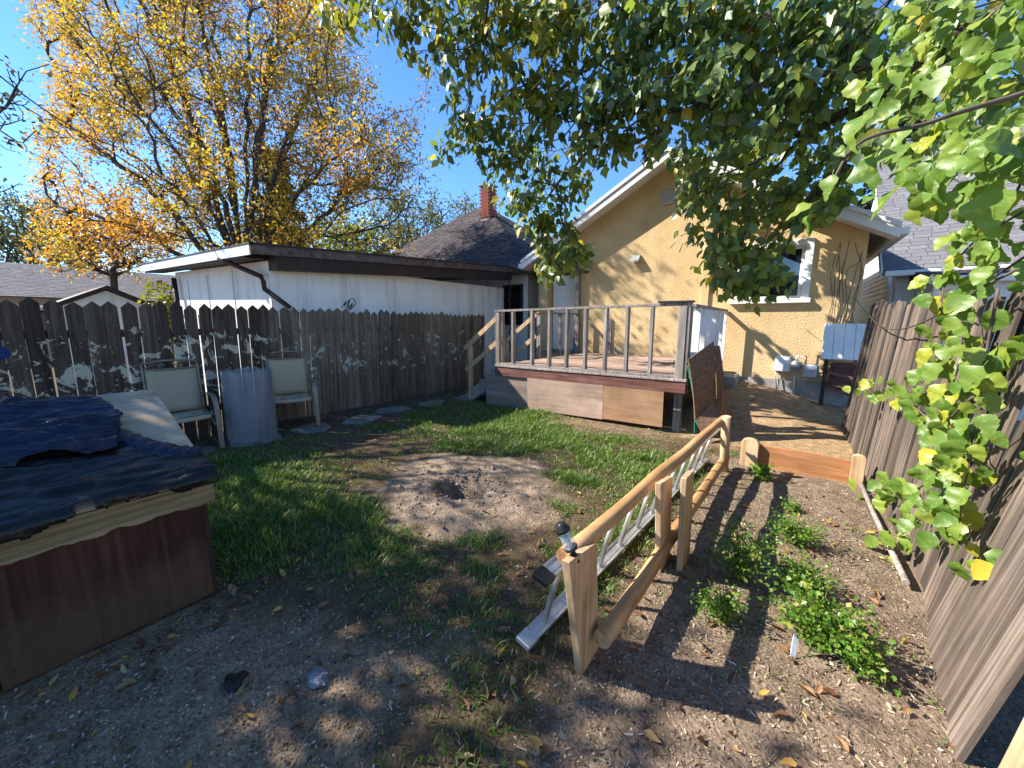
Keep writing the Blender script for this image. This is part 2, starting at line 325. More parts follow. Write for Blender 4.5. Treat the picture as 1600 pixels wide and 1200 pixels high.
M['vine_yellow'] = vineleaf('vine_yellow', (.26, .32, .03), (.38, .38, .045))
def splash(m, c, z1):
    nt = m.node_tree; b = nt.nodes['Principled BSDF']; old = b.inputs['Base Color'].links[0].from_socket; g = N(nt, 'ShaderNodeNewGeometry').outputs['Position']; sp = N(nt, 'ShaderNodeSeparateXYZ'); nt.links.new(g, sp.inputs[0])
    n = noise(nt, coords(nt, (3, 3, 3), False, True), 2.2, 6, .7); ma = N(nt, 'ShaderNodeMath', operation='MULTIPLY_ADD'); nt.links.new(n, ma.inputs[0]); ma.inputs[1].default_value = -z1*2.4; nt.links.new(sp.outputs['Z'], ma.inputs[2])
    nt.links.new(mixc(nt, ramp(nt, ma.outputs[0], [(-.0, (.5,)*3), (.2, (0, 0, 0))]).outputs[0], old, c), b.inputs['Base Color'])
splash(M['shed_panel'], (.12, .075, .04), .17)      # dried mud splashed up the foot of the box
# ------------------------------------------------------------------ ground
PIT = np.array([-2.45, 2.6])
def gz(x, y):
    x = np.asarray(x, float); y = np.asarray(y, float)
    near = ss(14, 9, np.abs(x))*ss(14, 11, np.abs(y-3))
    z = .34*ss(6.0, 9.3, y)*ss(1.2, -.7, x)*ss(-1.6, -1.0, x)*near
    z = z+near*((fbm(x*1.1+5, y*1.1+9, 3, 3)-.5)*.07+(fbm(x*6, y*6, 3, 11)-.5)*.022)
    d = np.hypot(x-PIT[0], y-PIT[1]); rag = (fbm(x*5, y*5, 3, 21)-.5)
    z = z+.025*ss(.95, .45, d+rag*.3)
    hd = np.hypot((x-PIT[0]-.03)*1.0, (y-PIT[1]-.0)*1.25)+rag*.28
    z = z-.26*ss(.30, .16, hd)+near*ss(1, .2, d)*(fbm(x*12, y*12, 4, 31)-.5)*.06
    z = z+.03*ss(.5, .2, np.abs(x-.25))*ss(.8, 1.4, y)*ss(5, 4.3, y)*(fbm(x*4, y*4, 3, 41))
    return z
def gnum(x, y): return float(gz(np.array([x]), np.array([y]))[0])
fx = np.concatenate([-np.geomspace(400, 9, 18), np.arange(-8.6, 2.6, .045), np.geomspace(3, 400, 20)])
fy = np.concatenate([-np.geomspace(400, 1.6, 18), np.arange(-1.4, 10.4, .045), np.geomspace(10.8, 500, 20)])
GX, GY = np.meshgrid(fx, fy); GZ = gz(GX, GY); nx, ny = len(fx), len(fy)
idx = np.arange(nx*ny).reshape(ny, nx)
Q = np.stack([idx[:-1, :-1], idx[:-1, 1:], idx[1:, 1:], idx[1:, :-1]], -1).reshape(-1, 4)
gm = mesh_arrays('ground', np.stack([GX, GY, GZ], -1).reshape(-1, 3), [Q]); gm.polygons.foreach_set('use_smooth', np.ones(len(Q), bool))
def zones(x, y):
    nz = fbm(x*1.7+3, y*1.7, 4, 51)-.5; n2 = fbm(x*5, y*5, 3, 61)-.5
    d = np.hypot(x-PIT[0], y-PIT[1])+nz*.7+n2*.35
    pit = ss(1.0, .72, d)
    bed = ss(-.75, -.45, x+nz*.4)*ss(5.4, 5.0, y+nz*.5)
    path = ss(-1.5, -1.0, x+nz*.4)*ss(5.2, 6.0, y+nz*.6)                   # tan dirt by the house
    grav = ss(-1.0, -1.5, x+nz*.9)*ss(1.05, .55, y-.30*(x+2.2)+nz*.9)       # chippings in front of the box
    edge = ss(-5.2, -5.7, x+nz*.6)                                         # bare strip along the left fence
    dk = ss(4.9, 5.5, y+nz*.7)*ss(-1.0, -1.5, x)*ss(-3.4, -2.6, x+nz)         # bare strip before the deck
    return pit, bed, path, grav, edge, dk
pit, bed, path, grav, edge, dk = zones(GX, GY)
col = np.empty((ny, nx, 3)); col[:] = (.11, .078, .05)
for mk, c in ((edge, (.10, .08, .06)), (dk, (.20, .145, .10)), (grav, (.29, .21, .135)), (bed, (.205, .158, .118)), (path, (.33, .235, .14)), (pit, (.27, .21, .155))):
    col = col*(1-mk[..., None])+np.array(c)*mk[..., None]
att = gm.color_attributes.new('soil', 'FLOAT_COLOR', 'POINT'); att.data.foreach_set('color', np.concatenate([col, np.ones((ny, nx, 1))], -1).astype(np.float32).ravel())
m, nt, b = newmat('soil'); at = N(nt, 'ShaderNodeAttribute', attribute_name='soil'); v = coords(nt, (1, 1, 1), False, True)
n1 = noise(nt, v, 9, 8, .7); n2 = noise(nt, v, 70, 4, .7); vo = N(nt, 'ShaderNodeTexVoronoi'); vo.inputs['Scale'].default_value = 55; nt.links.new(v, vo.inputs['Vector'])
c = mixc(nt, 1, at.outputs[0], ramp(nt, n1, [(.3, (.5, .48, .46)), (.7, (1.45, 1.42, 1.38))]).outputs[0], 'MULTIPLY')
c = mixc(nt, 1, c, ramp(nt, n2, [(.3, (.55, .54, .53)), (.7, (1.4, 1.38, 1.35))]).outputs[0], 'MULTIPLY')
nt.links.new(c, b.inputs['Base Color']); b.inputs['Roughness'].default_value = .95; b.inputs['Specular IOR Level'].default_value = .1
p1 = bump(nt, b, n1, .5, .05); p2 = bump(nt, b, vo.outputs[0], .5, .012, p1); bump(nt, b, n2, .6, .012, p2); M['soil'] = m
ground = link('ground', gm, m); tag(ground, kind='structure')
# stepping slabs along the left fence
path_root = bpy.data.objects.new('path', None); COL.objects.link(path_root); tag(path_root, 'pale stone slabs laid flush along the weathered picket fence', kind='structure'); PLOC['path'] = Vector((0, 0, 0))
for (x, y, sx, sy, rz) in [(-5.9, 1.45, .36, .45, .1), (-5.72, 2.12, .42, .5, -.1), (-5.72, 2.85, .40, .42, .15), (-5.55, 3.55, .42, .5, .3), (-5.75, 4.35, .38, .5, -.1), (-5.6, 5.15, .40, .5, .15), (-5.45, 5.95, .40, .5, .05), (-5.35, 6.7, .42, .5, .1)]:
    mb = MB(); n = 7; pts = []
    for i in range(n):
        a = i*2*math.pi/n+random.uniform(-.35, .35); pts.append((sx*.72*math.cos(a)*random.uniform(.75, 1.15), sy*.72*math.sin(a)*random.uniform(.75, 1.15)))
    mb.prism(pts, 2, -.05, .018); mb.build('slab', M['slab'], path_root, .008, (x, y, gnum(x, y)+.0), (random.uniform(-.03, .03), random.uniform(-.03, .03), rz))
# ------------------------------------------------------------------ tan house
HY = 9.5; HX0, HX1 = -5.8, 1.05; PX, PZ, SL = -2.42, 5.17, .537
def roofz(x): return PZ-SL*abs(x-PX)
house = thing('stucco_house', 'tan stucco bungalow with white rake trim and a wooden back deck', 'house', (PX, HY, 0))
def wallcol(mb, x0, x1, z0, z1=None):
    y0, y1 = HY, HY+.22
    if z1 is not None: mb.box((x0, y0, z0), (x1, y1, z1)); return
    xs = [x0, x1] if not (x0 < PX < x1) else [x0, PX, x1]
    mb.prism([(x0, z0), (x1, z0)]+[(x, roofz(x)-.03) for x in reversed(xs)], 1, y0, y1)
mb = MB()
wallcol(mb, HX0, -5.42, .45); wallcol(mb, -5.42, -4.62, 2.92); wallcol(mb, -5.42, -4.62, .45, .80)
wallcol(mb, -4.62, -.88, .45); wallcol(mb, -.88, .17, .45, 2.06); wallcol(mb, -.88, .17, 3.05); wallcol(mb, .17, HX1, .45)
mb.build('wall', M['stucco'], house)
mb = MB(); mb.box((HX0, HY+.22, .45), (HX0+.2, 18, 3.25)); mb.box((HX1-.2, HY+.22, .45), (HX1, 18, 3.25)); mb.box((HX0, 18, .3), (HX1, 18.2, 3.3))
mb.box((HX0+.2, HY+.22, .3), (HX1-.2, 18, .45)); mb.build('wall', M['stucco'], house)
mb = MB(); mb.box((HX0-.03, HY-.03, -.3), (HX1+.03, HY+.25, .45)); mb.build('foundation', M['concrete'], house)
# roof slabs, fascia, soffit
OV, EV, Y0, Y1 = .36, .34, HY-.36, 18.5
for sgn in (-1, 1):
    xe = (HX0-EV) if sgn < 0 else (HX1+EV); ze = roofz(xe); mb = MB()
    mb.hexa([(PX, Y0, PZ), (xe, Y0, ze), (xe, Y1, ze), (PX, Y1, PZ), (PX, Y0, PZ+.08), (xe, Y0, ze+.08), (xe, Y1, ze+.08), (PX, Y1, PZ+.08)])
    mb.build('roof', M['shingle_grey'], house)
    mb = MB(); mb.hexa([(PX, Y0-.03, PZ-.15), (xe, Y0-.03, ze-.15), (xe, Y0, ze-.15), (PX, Y0, PZ-.15), (PX, Y0-.03, PZ+.085), (xe, Y0-.03, ze+.085), (xe, Y0, ze+.085), (PX, Y0, PZ+.085)])
    mb.hexa([(PX, Y0-.055, PZ+.02), (xe, Y0-.055, ze+.02), (xe, Y0-.03, ze+.02), (PX, Y0-.03, PZ+.02), (PX, Y0-.055, PZ+.10), (xe, Y0-.055, ze+.10), (xe, Y0-.03, ze+.10), (PX, Y0-.03, PZ+.10)])
    mb.build('fascia', M['white_metal'], house)
    mb = MB(); mb.hexa([(PX, Y0+.002, PZ-.14), (xe, Y0+.002, ze-.14), (xe, HY-.002, ze-.14), (PX, HY-.002, PZ-.14), (PX, Y0+.002, PZ-.01), (xe, Y0+.002, ze-.01), (xe, HY-.002, ze-.01), (PX, HY-.002, PZ-.01)])
    mb.build('soffit', M['white_metal'], house)
    mb = MB(); mb.box((xe-.02 if sgn > 0 else xe-.12, Y0, ze-.1), (xe+.12 if sgn > 0 else xe+.02, Y1, ze+.02)); mb.build('gutter', M['white_metal'], house, .015)
mb = MB(); mb.box((-2.56, HY-.03, 4.2), (-2.26, HY+.0, 4.5)); v0 = mb.build('gable_vent', M['grey_metal'], house)
for k in range(6):
    mb = MB(); mb.box((-2.54, HY-.055, 4.225+k*.045), (-2.28, HY-.032, 4.232+k*.045), (-.6, 0, 0)); mb.build('slat', M['white_metal'], v0)
mb = MB(); mb.box((-2.18, HY-.06, 4.33), (-1.95, HY, 4.53)); mb.build('service_box', M['white_metal'], house, .01)
# trim strip, patch, vent hood
mb = MB(); mb.box((-1.61, HY-.045, .5), (-1.45, HY, roofz(-1.5)-.6)); mb.build('corner_strip', M['stucco'], house, .006)
mb = MB(); mb.box((-3.75, HY-.04, .81), (-3.62, HY, 1.68)); mb.build('wall_board', M['deck_wood'], house)
mb = MB(); mb.prism([(HY, 3.08), (HY-.14, 3.0), (HY-.14, 3.05), (HY-.03, 3.17), (HY, 3.17)], 0, -3.20, -2.98); mb.build('vent_hood', M['grey_metal'], house, .006)
# window
win = MB().box((-.88, HY+.07, 2.06), (.17, HY+.10, 3.05)).build('window', M['white_paint'], house)   # glazing bed
win.data.materials.clear(); win.data.materials.append(M['glass'])
for (a, c) in [((-1.0, HY-.05, 3.05), (.29, HY-.001, 3.17)), ((-1.0, HY-.05, 2.06), (-.88, HY-.001, 3.05)), ((.17, HY-.05, 2.06), (.29, HY-.001, 3.05))]:
    mb = MB(); mb.box(a, c); mb.build('trim', M['white_metal'], win, .006)
for (a, c) in [((-.88, HY+.02, 3.0), (.17, HY+.12, 3.05)), ((-.88, HY+.02, 2.06), (-.82, HY+.12, 3.0)), ((.11, HY+.02, 2.06), (.17, HY+.12, 3.0)), ((-.82, HY+.02, 2.06), (.11, HY+.12, 2.11))]:
    mb = MB(); mb.box(a, c); mb.build('frame', M['white_paint'], win, .004)
mb = MB(); mb.box((-1.04, HY-.10, 1.965), (.33, HY-.0, 2.058), (.06, 0, 0)); mb.build('sill', M['white_paint'], win, .01)
# door
door = MB().box((0, 0, .84), (.74, .045, 2.86)).build('door', M['white_paint'], house, .003, (-5.38, HY+.10, 0), (0, 0, .42))
for k in range(9):
    mb = MB(); mb.box((.07+k*.068, -.008, .95), (.07+k*.068+.045, .001, 2.75)); o = mb.build('panel_rib', M['white_paint'], None, .003); o.parent = door
mb = MB(); mb.lathe([(0.0, 0), (.03, 0), (.03, .03), (.0, .035)], (.68, -.02, 1.85), 12, Euler((math.pi/2, 0, 0)).to_matrix()); o = mb.build('handle', M['grey_metal'], None); o.parent = door
mb = MB(); mb.box((-5.66, HY-.13, .8), (-5.43, HY-.001, 3.08)); mb.build('door_post', M['stucco'], house, .004)
mb = MB(); mb.box((-4.62, HY-.13, .8), (-4.50, HY-.001, 3.08)); mb.build('door_post', M['deck_wood'], house, .004)
mb = MB(); mb.box((-5.43, HY-.10, 2.93), (-4.62, HY-.002, 3.07)); mb.build('lintel', M['deck_wood'], house, .004)
mb = MB(); mb.box((-5.7, HY-.3, 3.085), (-4.2, HY-.001, 3.13)); mb.build('door_canopy', M['brown_trim'], house, .004)
mb = MB(); mb.box((-5.42, HY-.06, .80), (-4.62, HY+.3, .835)); mb.build('threshold', M['deck_wood'], house)
fl = thing('flood_light', 'small dark flood light with silver head beside the back door', 'light', (-4.3, HY-.1, 3.06))
mb = MB(); mb.box((-4.38, HY-.16, 3.06), (-4.22, HY-.001, 3.12)); mb.build('bracket', M['dark_metal'], fl, .01)
mb = MB(); mb.box((-4.40, HY-.32, 2.90), (-4.2, HY-.14, 3.04), (.5, 0, .1)); mb.build('lamp_head', M['grey_metal'], fl, .02)
mb = MB(); mb.box((-4.33, HY-.22, 2.82), (-4.24, HY-.12, 2.90)); mb.build('sensor', M['dark_metal'], fl, .02)
# ------------------------------------------------------------------ deck
DX0, DX1, DY0, DZ = -4.45, -1.1, 5.78, .80
deck = thing('back_deck', 'weathered raised wooden deck with open baluster railing behind the tan house', 'deck', (-2.8, 7.5, 0))
nb = 26; bw = (HY-.14-DY0)/nb
fm = MB().box((-(DX1-DX0)/2, -bw/2+.004, -.035), ((DX1-DX0)/2, bw/2-.004, 0)).build('floor_board', M['deck_floor'], deck, .003).data
bpy.data.objects.remove(bpy.data.objects['floor_board'])
for k in range(nb):
    link('floor_board', fm, None, deck, ((DX0+DX1)/2+random.uniform(-.01, .01), DY0+bw*(k+.5), DZ+random.uniform(-.004, .003)), (random.uniform(-.01, .01), 0, 0))
mb = MB(); mb.box((DX0, DY0-.045, .60), (DX1+.02, DY0-.003, .765)); mb.build('rim_board', M['rim'], deck, .004)
mb = MB(); mb.box((DX0-.01, DY0-.06, .768), (DX1+.03, DY0-.002, .803)); mb.build('edge_board', M['deck_wood'], deck, .004)
mb = MB(); mb.box((DX1-.001+.003, DY0, .60), (DX1+.045, HY-.14, .765)); mb.build('rim_board', M['rim'], deck, .004)
mb = MB(); mb.box((DX0-.045, DY0, .60), (DX0-.003, HY-.14, .765)); mb.build('rim_board', M['rim'], deck, .004)
for k in range(5):
    mb = MB(); x = DX0+.3+k*.72; mb.box((x, DY0+.01, .62), (x+.04, HY-.2, .755)); mb.build('joist', M['rim'], deck)
for x in (DX0+.05, -2.8, DX1-.15):
    for y in (DY0+.1, 7.6, 9.1):
        mb = MB(); mb.box((x, y, -.2), (x+.1, y+.1, .62)); mb.build('support_post', M['deck_wood'], deck)
# skirting panels
for (a, c, zb, zt, mt, dy) in [(-4.72, -3.72, -.05, .60, 'ply_grey', .05), (-3.715, -2.285, .03, .605, 'ply_pale', 0), (-2.275, -1.36, .05, .60, 'ply', -.008)]:
    mb = MB(); y = DY0-.018+dy; mb.hexa([(a, y-.012, zb+(.02 if mt == 'ply' else 0)), (c, y-.012, zb+.02), (c, y, zb+.02), (a, y, zb), (a, y-.04, zt), (c, y-.04, zt), (c, y-.028, zt), (a, y-.028, zt)])
    mb.build('skirting_panel', M[mt], deck)
RZ = 1.80
def stud(x, y, z0, z1, w=.09, d=.04, ang=0, lean=0):
    mb = MB(); mb.box((-w/2, -d/2, 0), (w/2, d/2, z1-z0)); return mb.build('baluster', M['deck_wood'], deck, .003, (x, y, z0), (lean, random.uniform(-.008, .008), ang))
mb = MB(); mb.bar((DX0-.02, DY0+.02, RZ+.0), (DX1+.02, DY0+.02, RZ+.045), .09, .038); mb.build('top_rail', M['deck_wood'], deck, .003)
mb = MB(); mb.bar((DX0+.03, DY0+.02, DZ+.022), (DX1-.05, DY0+.02, DZ+.022), .085, .036); mb.build('bottom_rail', M['deck_wood'], deck, .003)
for x in (-4.07, -3.66, -3.31, -2.98, -2.64, -2.30, -1.96, -1.60): stud(x, DY0+.02, DZ+.042, RZ-.005+(x-DX0)*.013, .045, .085)
for x in (DX0+.03,): stud(x, DY0+.025, DZ, RZ-.02, .085, .085)
mb = MB(); mb.box((DX1-.14, DY0-.03, DZ), (DX1-.03, DY0+.07, RZ+.02)); mb.build('corner_post', M['deck_wood'], deck, .004)
mb = MB(); mb.box((DX1-.03+.002, DY0-.02, DZ), (DX1+.015, DY0+.16, RZ+.02)); mb.build('corner_post', M['deck_wood'], deck, .004)
mb = MB(); mb.box((DX1-.42, DY0-.06, RZ+.066), (DX1+.04, DY0+.12, RZ+.09), (0, .0, .03)); mb.build('cap_board', M['dark_metal'], deck, .003)
# right side railing: painted studs set flat across the view
mb = MB(); mb.bar((DX1, DY0+.18, RZ+.03), (DX1, HY-.02, RZ+.04), .09, .04); mb.build('top_rail', M['deck_wood'], deck, .003)
for k in range(7):
    mb = MB(); y = 6.25+k*.50; mb.box((-.055, -.02, 0), (.055, .02, RZ-DZ+.0)); mb.build('baluster', M['white_paint'], deck, .003, (DX1+.01, y, DZ+.005), (0, 0, .0))
# left side
mb = MB(); mb.bar((DX0-.02, 7.3, RZ), (DX0-.02, HY-.15, RZ), .09, .038); mb.build('top_rail', M['deck_wood'], deck, .003)
for k in range(5): stud(DX0-.02, 7.35+k*.48, DZ, RZ-.02, .085, .05)
# stairs going down on the left
st = thing('deck_stairs', 'short wooden stair with sloping handrail at the deck side by the picket fence', 'stairs', (-4.95, 6.5, 0))
for k in range(3):
    z = .62-.2*k; x = DX0-.20-.28*k
    mb = MB(); mb.box((x-.14, 6.0, z-.02), (x+.14, 7.2, z+.02)); mb.build('tread', M['deck_floor'], st, .003)
for y in (5.97, 7.22):
    mb = MB(); mb.bar((DX0-.05, y, .62), (DX0-1.0, y, -.05), .04, .22); mb.build('stringer', M['deck_wood'], st, .003)
    mb = MB(); mb.box((DX0-.86, y-.045, 0), (DX0-.78, y+.04, 1.12)); mb.build('newel_post', M['new_wood'], st, .003)
    mb = MB(); mb.bar((DX0-.01, y, 1.76), (DX0-.98, y, 1.05), .04, .09); mb.build('handrail', M['new_wood'], st, .003)
    mb = MB(); mb.bar((DX0-.01, y, 1.30), (DX0-.95, y, .60), .04, .09); mb.build('handrail', M['new_wood'], st, .003)
mb = MB(); mb.box((DX0-.09, 5.98, .8), (DX0-.01, 6.06, 1.8)); mb.build('newel_post', M['deck_wood'], st, .003)
# ------------------------------------------------------------------ left picket fence
LF = -6.52
lf = thing('picket_fence', 'tall dark weathered picket fence splashed with cream paint beside the white garage', 'fence', (LF, 3.2, 0))
def picket_mesh(w, h, pt, t=.02):
    mb = MB(); mb.prism([(-w/2, 0), (w/2, 0), (w/2, h-pt), (0, h), (-w/2, h-pt)], 0, -t/2, t/2); o = mb.build('tmp', M['old_picket'], None, .002); me = o.data; bpy.data.objects.remove(o); return me
pa = [picket_mesh(.139, 1.88, .062+.006*k) for k in range(3)]; pb = [picket_mesh(.146, 1.86, .055+.01*k) for k in range(3)]
for me in pb: me.materials.clear(); me.materials.append(M['grey_picket'])
y = -.9; k = 0
while y < 7.9:
    old = y < 2.75; me = random.choice(pa if old else pb)
    tilt = math.radians(2.2)
    o = link('picket', me, None, lf, (LF+random.uniform(-.006, .006), y, -.02+random.uniform(-.015, .012)-(.0 if old else .008*(y-2.75))), (random.uniform(-.008, .008), tilt, random.uniform(-.05, .05))); o.scale = (1, random.uniform(.93, 1.03), random.uniform(.982, 1.008))
    y += .1475 if old else .148; k += 1
for z in (.35, 1.42):
    mb = MB(); mb.box((LF-.075+z*.035, -.9, z), (LF-.03+z*.035, 7.9, z+.09)); mb.build('rail', M['old_picket'], lf)
for y in (-.5, 1.9, 4.3, 6.7):
    mb = MB(); mb.box((LF-.19, y, -.2), (LF-.10, y+.09, 1.7), (0, .03, 0)); mb.build('fence_post', M['old_picket'], lf)
for (px, py, rr) in ((3, 552, .07),):
    p = onx(px, py, LF+.075); MB().prism([(p[1]+rr*math.cos(a)*random.uniform(.6, 1), p[2]+rr*1.2*math.sin(a)*random.uniform(.6, 1)) for a in np.linspace(0, 6.28, 15)[:-1]], 0, LF+.012+p[2]*.0384, LF+.018+p[2]*.0384).build('paint_mark', None or bpy.data.materials.get('blue_mark') or rough_mat('blue_mark', (.008, .025, .09), (.015, .045, .16), 20, .8), lf)
# ------------------------------------------------------------------ right board fence (leans away)
RF = .83
rf = thing('board_fence', 'tall grey weathered vertical board fence with ragged tops draped in vine', 'fence', (RF, 4, 0))
def board_mesh(w, h, seed, t=.022):
    rr = random.Random(seed); n = 5; top = [(w/2-w*i/(n-1), h+rr.uniform(-.07, .03)) for i in range(n)]
    mb = MB(); mb.prism([(-w/2, 0), (w/2, 0)]+top, 0, -t/2, t/2); o = mb.build('tmp', M['grey_board'], None, .002); me = o.data; bpy.data.objects.remove(o); return me
def rfx(y): return RF-.165*ss(3.3, 1.9, y)-.06*ss(1.95, 1.2, y)
y = 1.90; i = 0
while y < 7.6:
    w = random.uniform(.15, .20) if y < 3.6 else random.uniform(.11, .16)
    me = board_mesh(w, 1.84+random.uniform(-.03, .05), 100+i)
    lean = math.radians(4.5+6*ss(3.8, 2.2, y))+random.uniform(-.01, .01)
    link('board', me, None, rf, (rfx(y)+(.014 if i % 2 else 0)+random.uniform(-.006, .006), y+w/2, gnum(RF, y)-.03), (random.uniform(-.02, .02), lean, random.uniform(-.05, .05)-.14*ss(3.4, 2.9, y)))
    y += w+random.uniform(-.012, .006); i += 1
# the nearest board has split off and stands apart
for (yy, w, dx, ln) in [(1.66, .18, .0, 8), (1.46, .18, .0, 8), (1.26, .18, .0, 8), (1.05, .2, .0, 8)]:
    o = link('board', board_mesh(w, 1.86, 300+int(yy*100)), None, rf, (rfx(yy)+dx+.02, yy, -.03), (-.09, math.radians(ln), -.14))
    if yy > 1.2: o.data.materials.clear(); o.data.materials.append(M['new_wood'])
for z in (.4, 1.3):
    mb = MB(); mb.box((RF+.05+z*.1, 3.0, z), (RF+.09+z*.1, 7.6, z+.09)); mb.bar((RF+.06+z*.1, 3.0, z+.045), (RF-.12+z*.17, 1.0, z+.045), .04, .09); mb.build('rail', M['grey_board'], rf)
for y in (1.0, 3.4, 5.8, 7.5):
    mb = MB(); mb.box((RF+.10, y, -.2), (RF+.19, y+.09, 1.75), (0, .09, 0), (RF+.1, y, 0)); mb.build('fence_post', M['grey_board'], rf)
# ------------------------------------------------------------------ shingles
def shingles(o, u, v, left, right, ncourse, tabw, name, mat, parent, th=.012):
    """o origin at the eave, u along the eave, v up the slope (unit vectors); left(t), right(t) limits, t metres up"""
    o, u, v = map(lambda a: np.array(a, float), (o, u, v)); n = np.cross(u, v); n /= np.linalg.norm(n)
    if n[2] < 0: n = -n
    V = []; Fs = []; H = ncourse[1]/ncourse[0]
    for k in range(ncourse[0]):
        t = k*H; a, b_ = left(t+H*.5), right(t+H*.5); x = a-random.random()*tabw
        while x < b_:
            x0 = max(x, a)+.003; x1 = min(x+tabw*random.uniform(.85, 1.15), b_)-.003
            if x1-x0 > .02:
                e = random.uniform(-.006, .012); q = len(V); hh = th*random.uniform(.7, 1.6)
                lo, hi = t-e, t+H*1.15
                for nn in (0, 1):
                    V += [o+u*x0+v*lo+n*(hh*nn), o+u*x1+v*lo+n*(hh*nn), o+u*x1+v*hi+n*(.0005+nn*.002), o+u*x0+v*hi+n*(.0005+nn*.002)]
                Fs += [(q+4, q+5, q+6, q+7), (q, q+1, q+5, q+4), (q+1, q+2, q+6, q+5), (q+3, q, q+4, q+7)]
            x = x1+.006 if x1 > x else x+tabw
    me = mesh_arrays(name, np.array(V), [np.array(Fs)]); me.polygons.foreach_set('use_smooth', np.zeros(len(me.polygons), bool)); return tag(link(name, me, mat, parent), kind='stuff')
def roofmat(name, stops):
    m, nt, b = newmat(name); g = N(nt, 'ShaderNodeNewGeometry'); c = ramp(nt, g.outputs['Random Per Island'], stops).outputs[0]
    c = mixc(nt, 1, c, ramp(nt, noise(nt, coords(nt, (1, 1, 1), False, True), 60, 3), [(.3, (.6,)*3), (.7, (1.35,)*3)]).outputs[0], 'MULTIPLY')
    nt.links.new(c, b.inputs['Base Color']); b.inputs['Roughness'].default_value = .95; return m
M['tabs_dark'] = roofmat('tabs_dark', [(0, (.03, .023, .026)), (.7, (.055, .043, .045)), (1, (.085, .066, .064))])
M['tabs_grey'] = roofmat('tabs_grey', [(0, (.135, .132, .145)), (.6, (.155, .152, .165)), (1, (.18, .177, .19))])
# ------------------------------------------------------------------ neighbour's garage
gar = thing('white_garage', 'long white low-roofed garage with dark brown fascia behind the picket fence', 'garage', (-9, 6, 0))
GX1, GX0, GY0, GY1 = -7.1, -11.9, 3.05, 9.6
mb = MB(); mb.prism([(GX0, 0), (GX1, 0), (GX1, 2.60), (GX0, 2.75)], 1, GY0, GY1); mb.build('wall', M['garage_wall'], gar)
mb = MB(); mb.box((GX1+.002, GY0+.06, .0), (GX1+.012, GY0+.10, 2.35)); mb.box((GX1-.06, GY0-.012, 0), (GX1+.012, GY0-.002, 2.4)); mb.build('corner_trim', M['garage_wall'], gar)
for x in (-8.6, -9.9, -11.1):
    mb = MB(); mb.box((x-.012, GY0-.008, 0), (x+.012, GY0-.001, 2.55)); mb.build('panel_joint', M['grey_metal'], gar)
# roof: slab, raised edges
def rz_(x, y): return 2.72+(x-GX1)*-.03+(y-GY0)*.06
def gslab(x0, x1, y0, y1, a, c): return [(x0, y0, rz_(x0, y0)+a), (x1, y0, rz_(x1, y0)+a), (x1, y1, rz_(x1, y1)+a), (x0, y1, rz_(x0, y1)+a), (x0, y0, rz_(x0, y0)+c), (x1, y0, rz_(x1, y0)+c), (x1, y1, rz_(x1, y1)+c), (x0, y1, rz_(x0, y1)+c)]
ex, ey = GX1+.32, GY0-.35
mb = MB(); mb.hexa(gslab(GX0-.9, ex, ey, GY1, 0, .06)); mb.build('roof', M['shingle_dark'], gar)
mb = MB(); mb.hexa(gslab(ex-.02, ex+.015, ey-.02, GY1+.02, -.06, .075)); mb.build('fascia', M['weath_fascia'], gar)
mb = MB(); mb.hexa(gslab(ex+.004, ex+.03, ey-.03, GY1+.03, .076, .11)); mb.hexa(gslab(GX0-.92, ex+.03, ey-.04, ey+.02, .085, .11)); mb.build('roof_edge', M['brown_trim'], gar)
mb = MB(); mb.hexa(gslab(GX0-.9, ex-.02, ey-.03, ey+.0, -.07, .08)); mb.build('fascia', M['white_metal'], gar)
mb = MB(); mb.hexa(gslab(GX1+.001, ex-.025, GY0, GY1, -.28, -.002)); mb.hexa(gslab(GX0-.9, GX1, ey+.01, GY0-.002, -.10, -.002)); mb.build('soffit', M['brown_trim'], gar)
dp = smooth_path([(-8.0, ey+.02, 2.62), (-8.0, ey+.05, 2.46), (-7.35, GY0-.16, 2.24), (-7.16, GY0-.10, 2.15), (-7.13, GY0-.10, 2.0), (-6.95, GY0+.05, 1.86), (-6.78, GY0+.4, 1.5)], 6)
dp = np.array([ony(342, 404, ey-.03), ony(357, 410, ey+.05), ony(375, 418, GY0-.2), ony(408, 432, GY0-.12), ony(412, 442, GY0-.1), ony(414, 452, GY0-.08), ony(425, 460, GY0-.05), ony(452, 480, GY0+.1), ony(475, 500, GY0+.2)])
mb = MB(); mb.tube(dp, .042, 8); mb.build('downspout', M['brown_trim'], gar)
mb = MB(); mb.tube([(GX0+.25, GY0-.1, 2.6), (GX0+.3, GY0-.1, 1.7), (GX0+.3, GY0-.1, 0)], .05, 8); mb.build('downspout', M['brown_trim'], gar)
gp = [onx(x, y, GX1+.004) for x, y in [(534, 480), (541, 470), (538, 478), (547, 468), (543, 482), (551, 473), (546, 484), (553, 478), (540, 486), (549, 466), (556, 474), (545, 480)]]
MB().tube(smooth_path(gp, 5), .007, 4).build('graffiti', M['dark_metal'], gar)
q = np.linspace(0, 1, 40); MB().tube(np.stack([GX1+.30+.02*np.sin(q*55), 9.5+.02*np.cos(q*47), 2.95-2.2*q], -1), .014+.008*np.abs(np.sin(q*60)), 6).build('rain_chain', M['dark_metal'], gar)
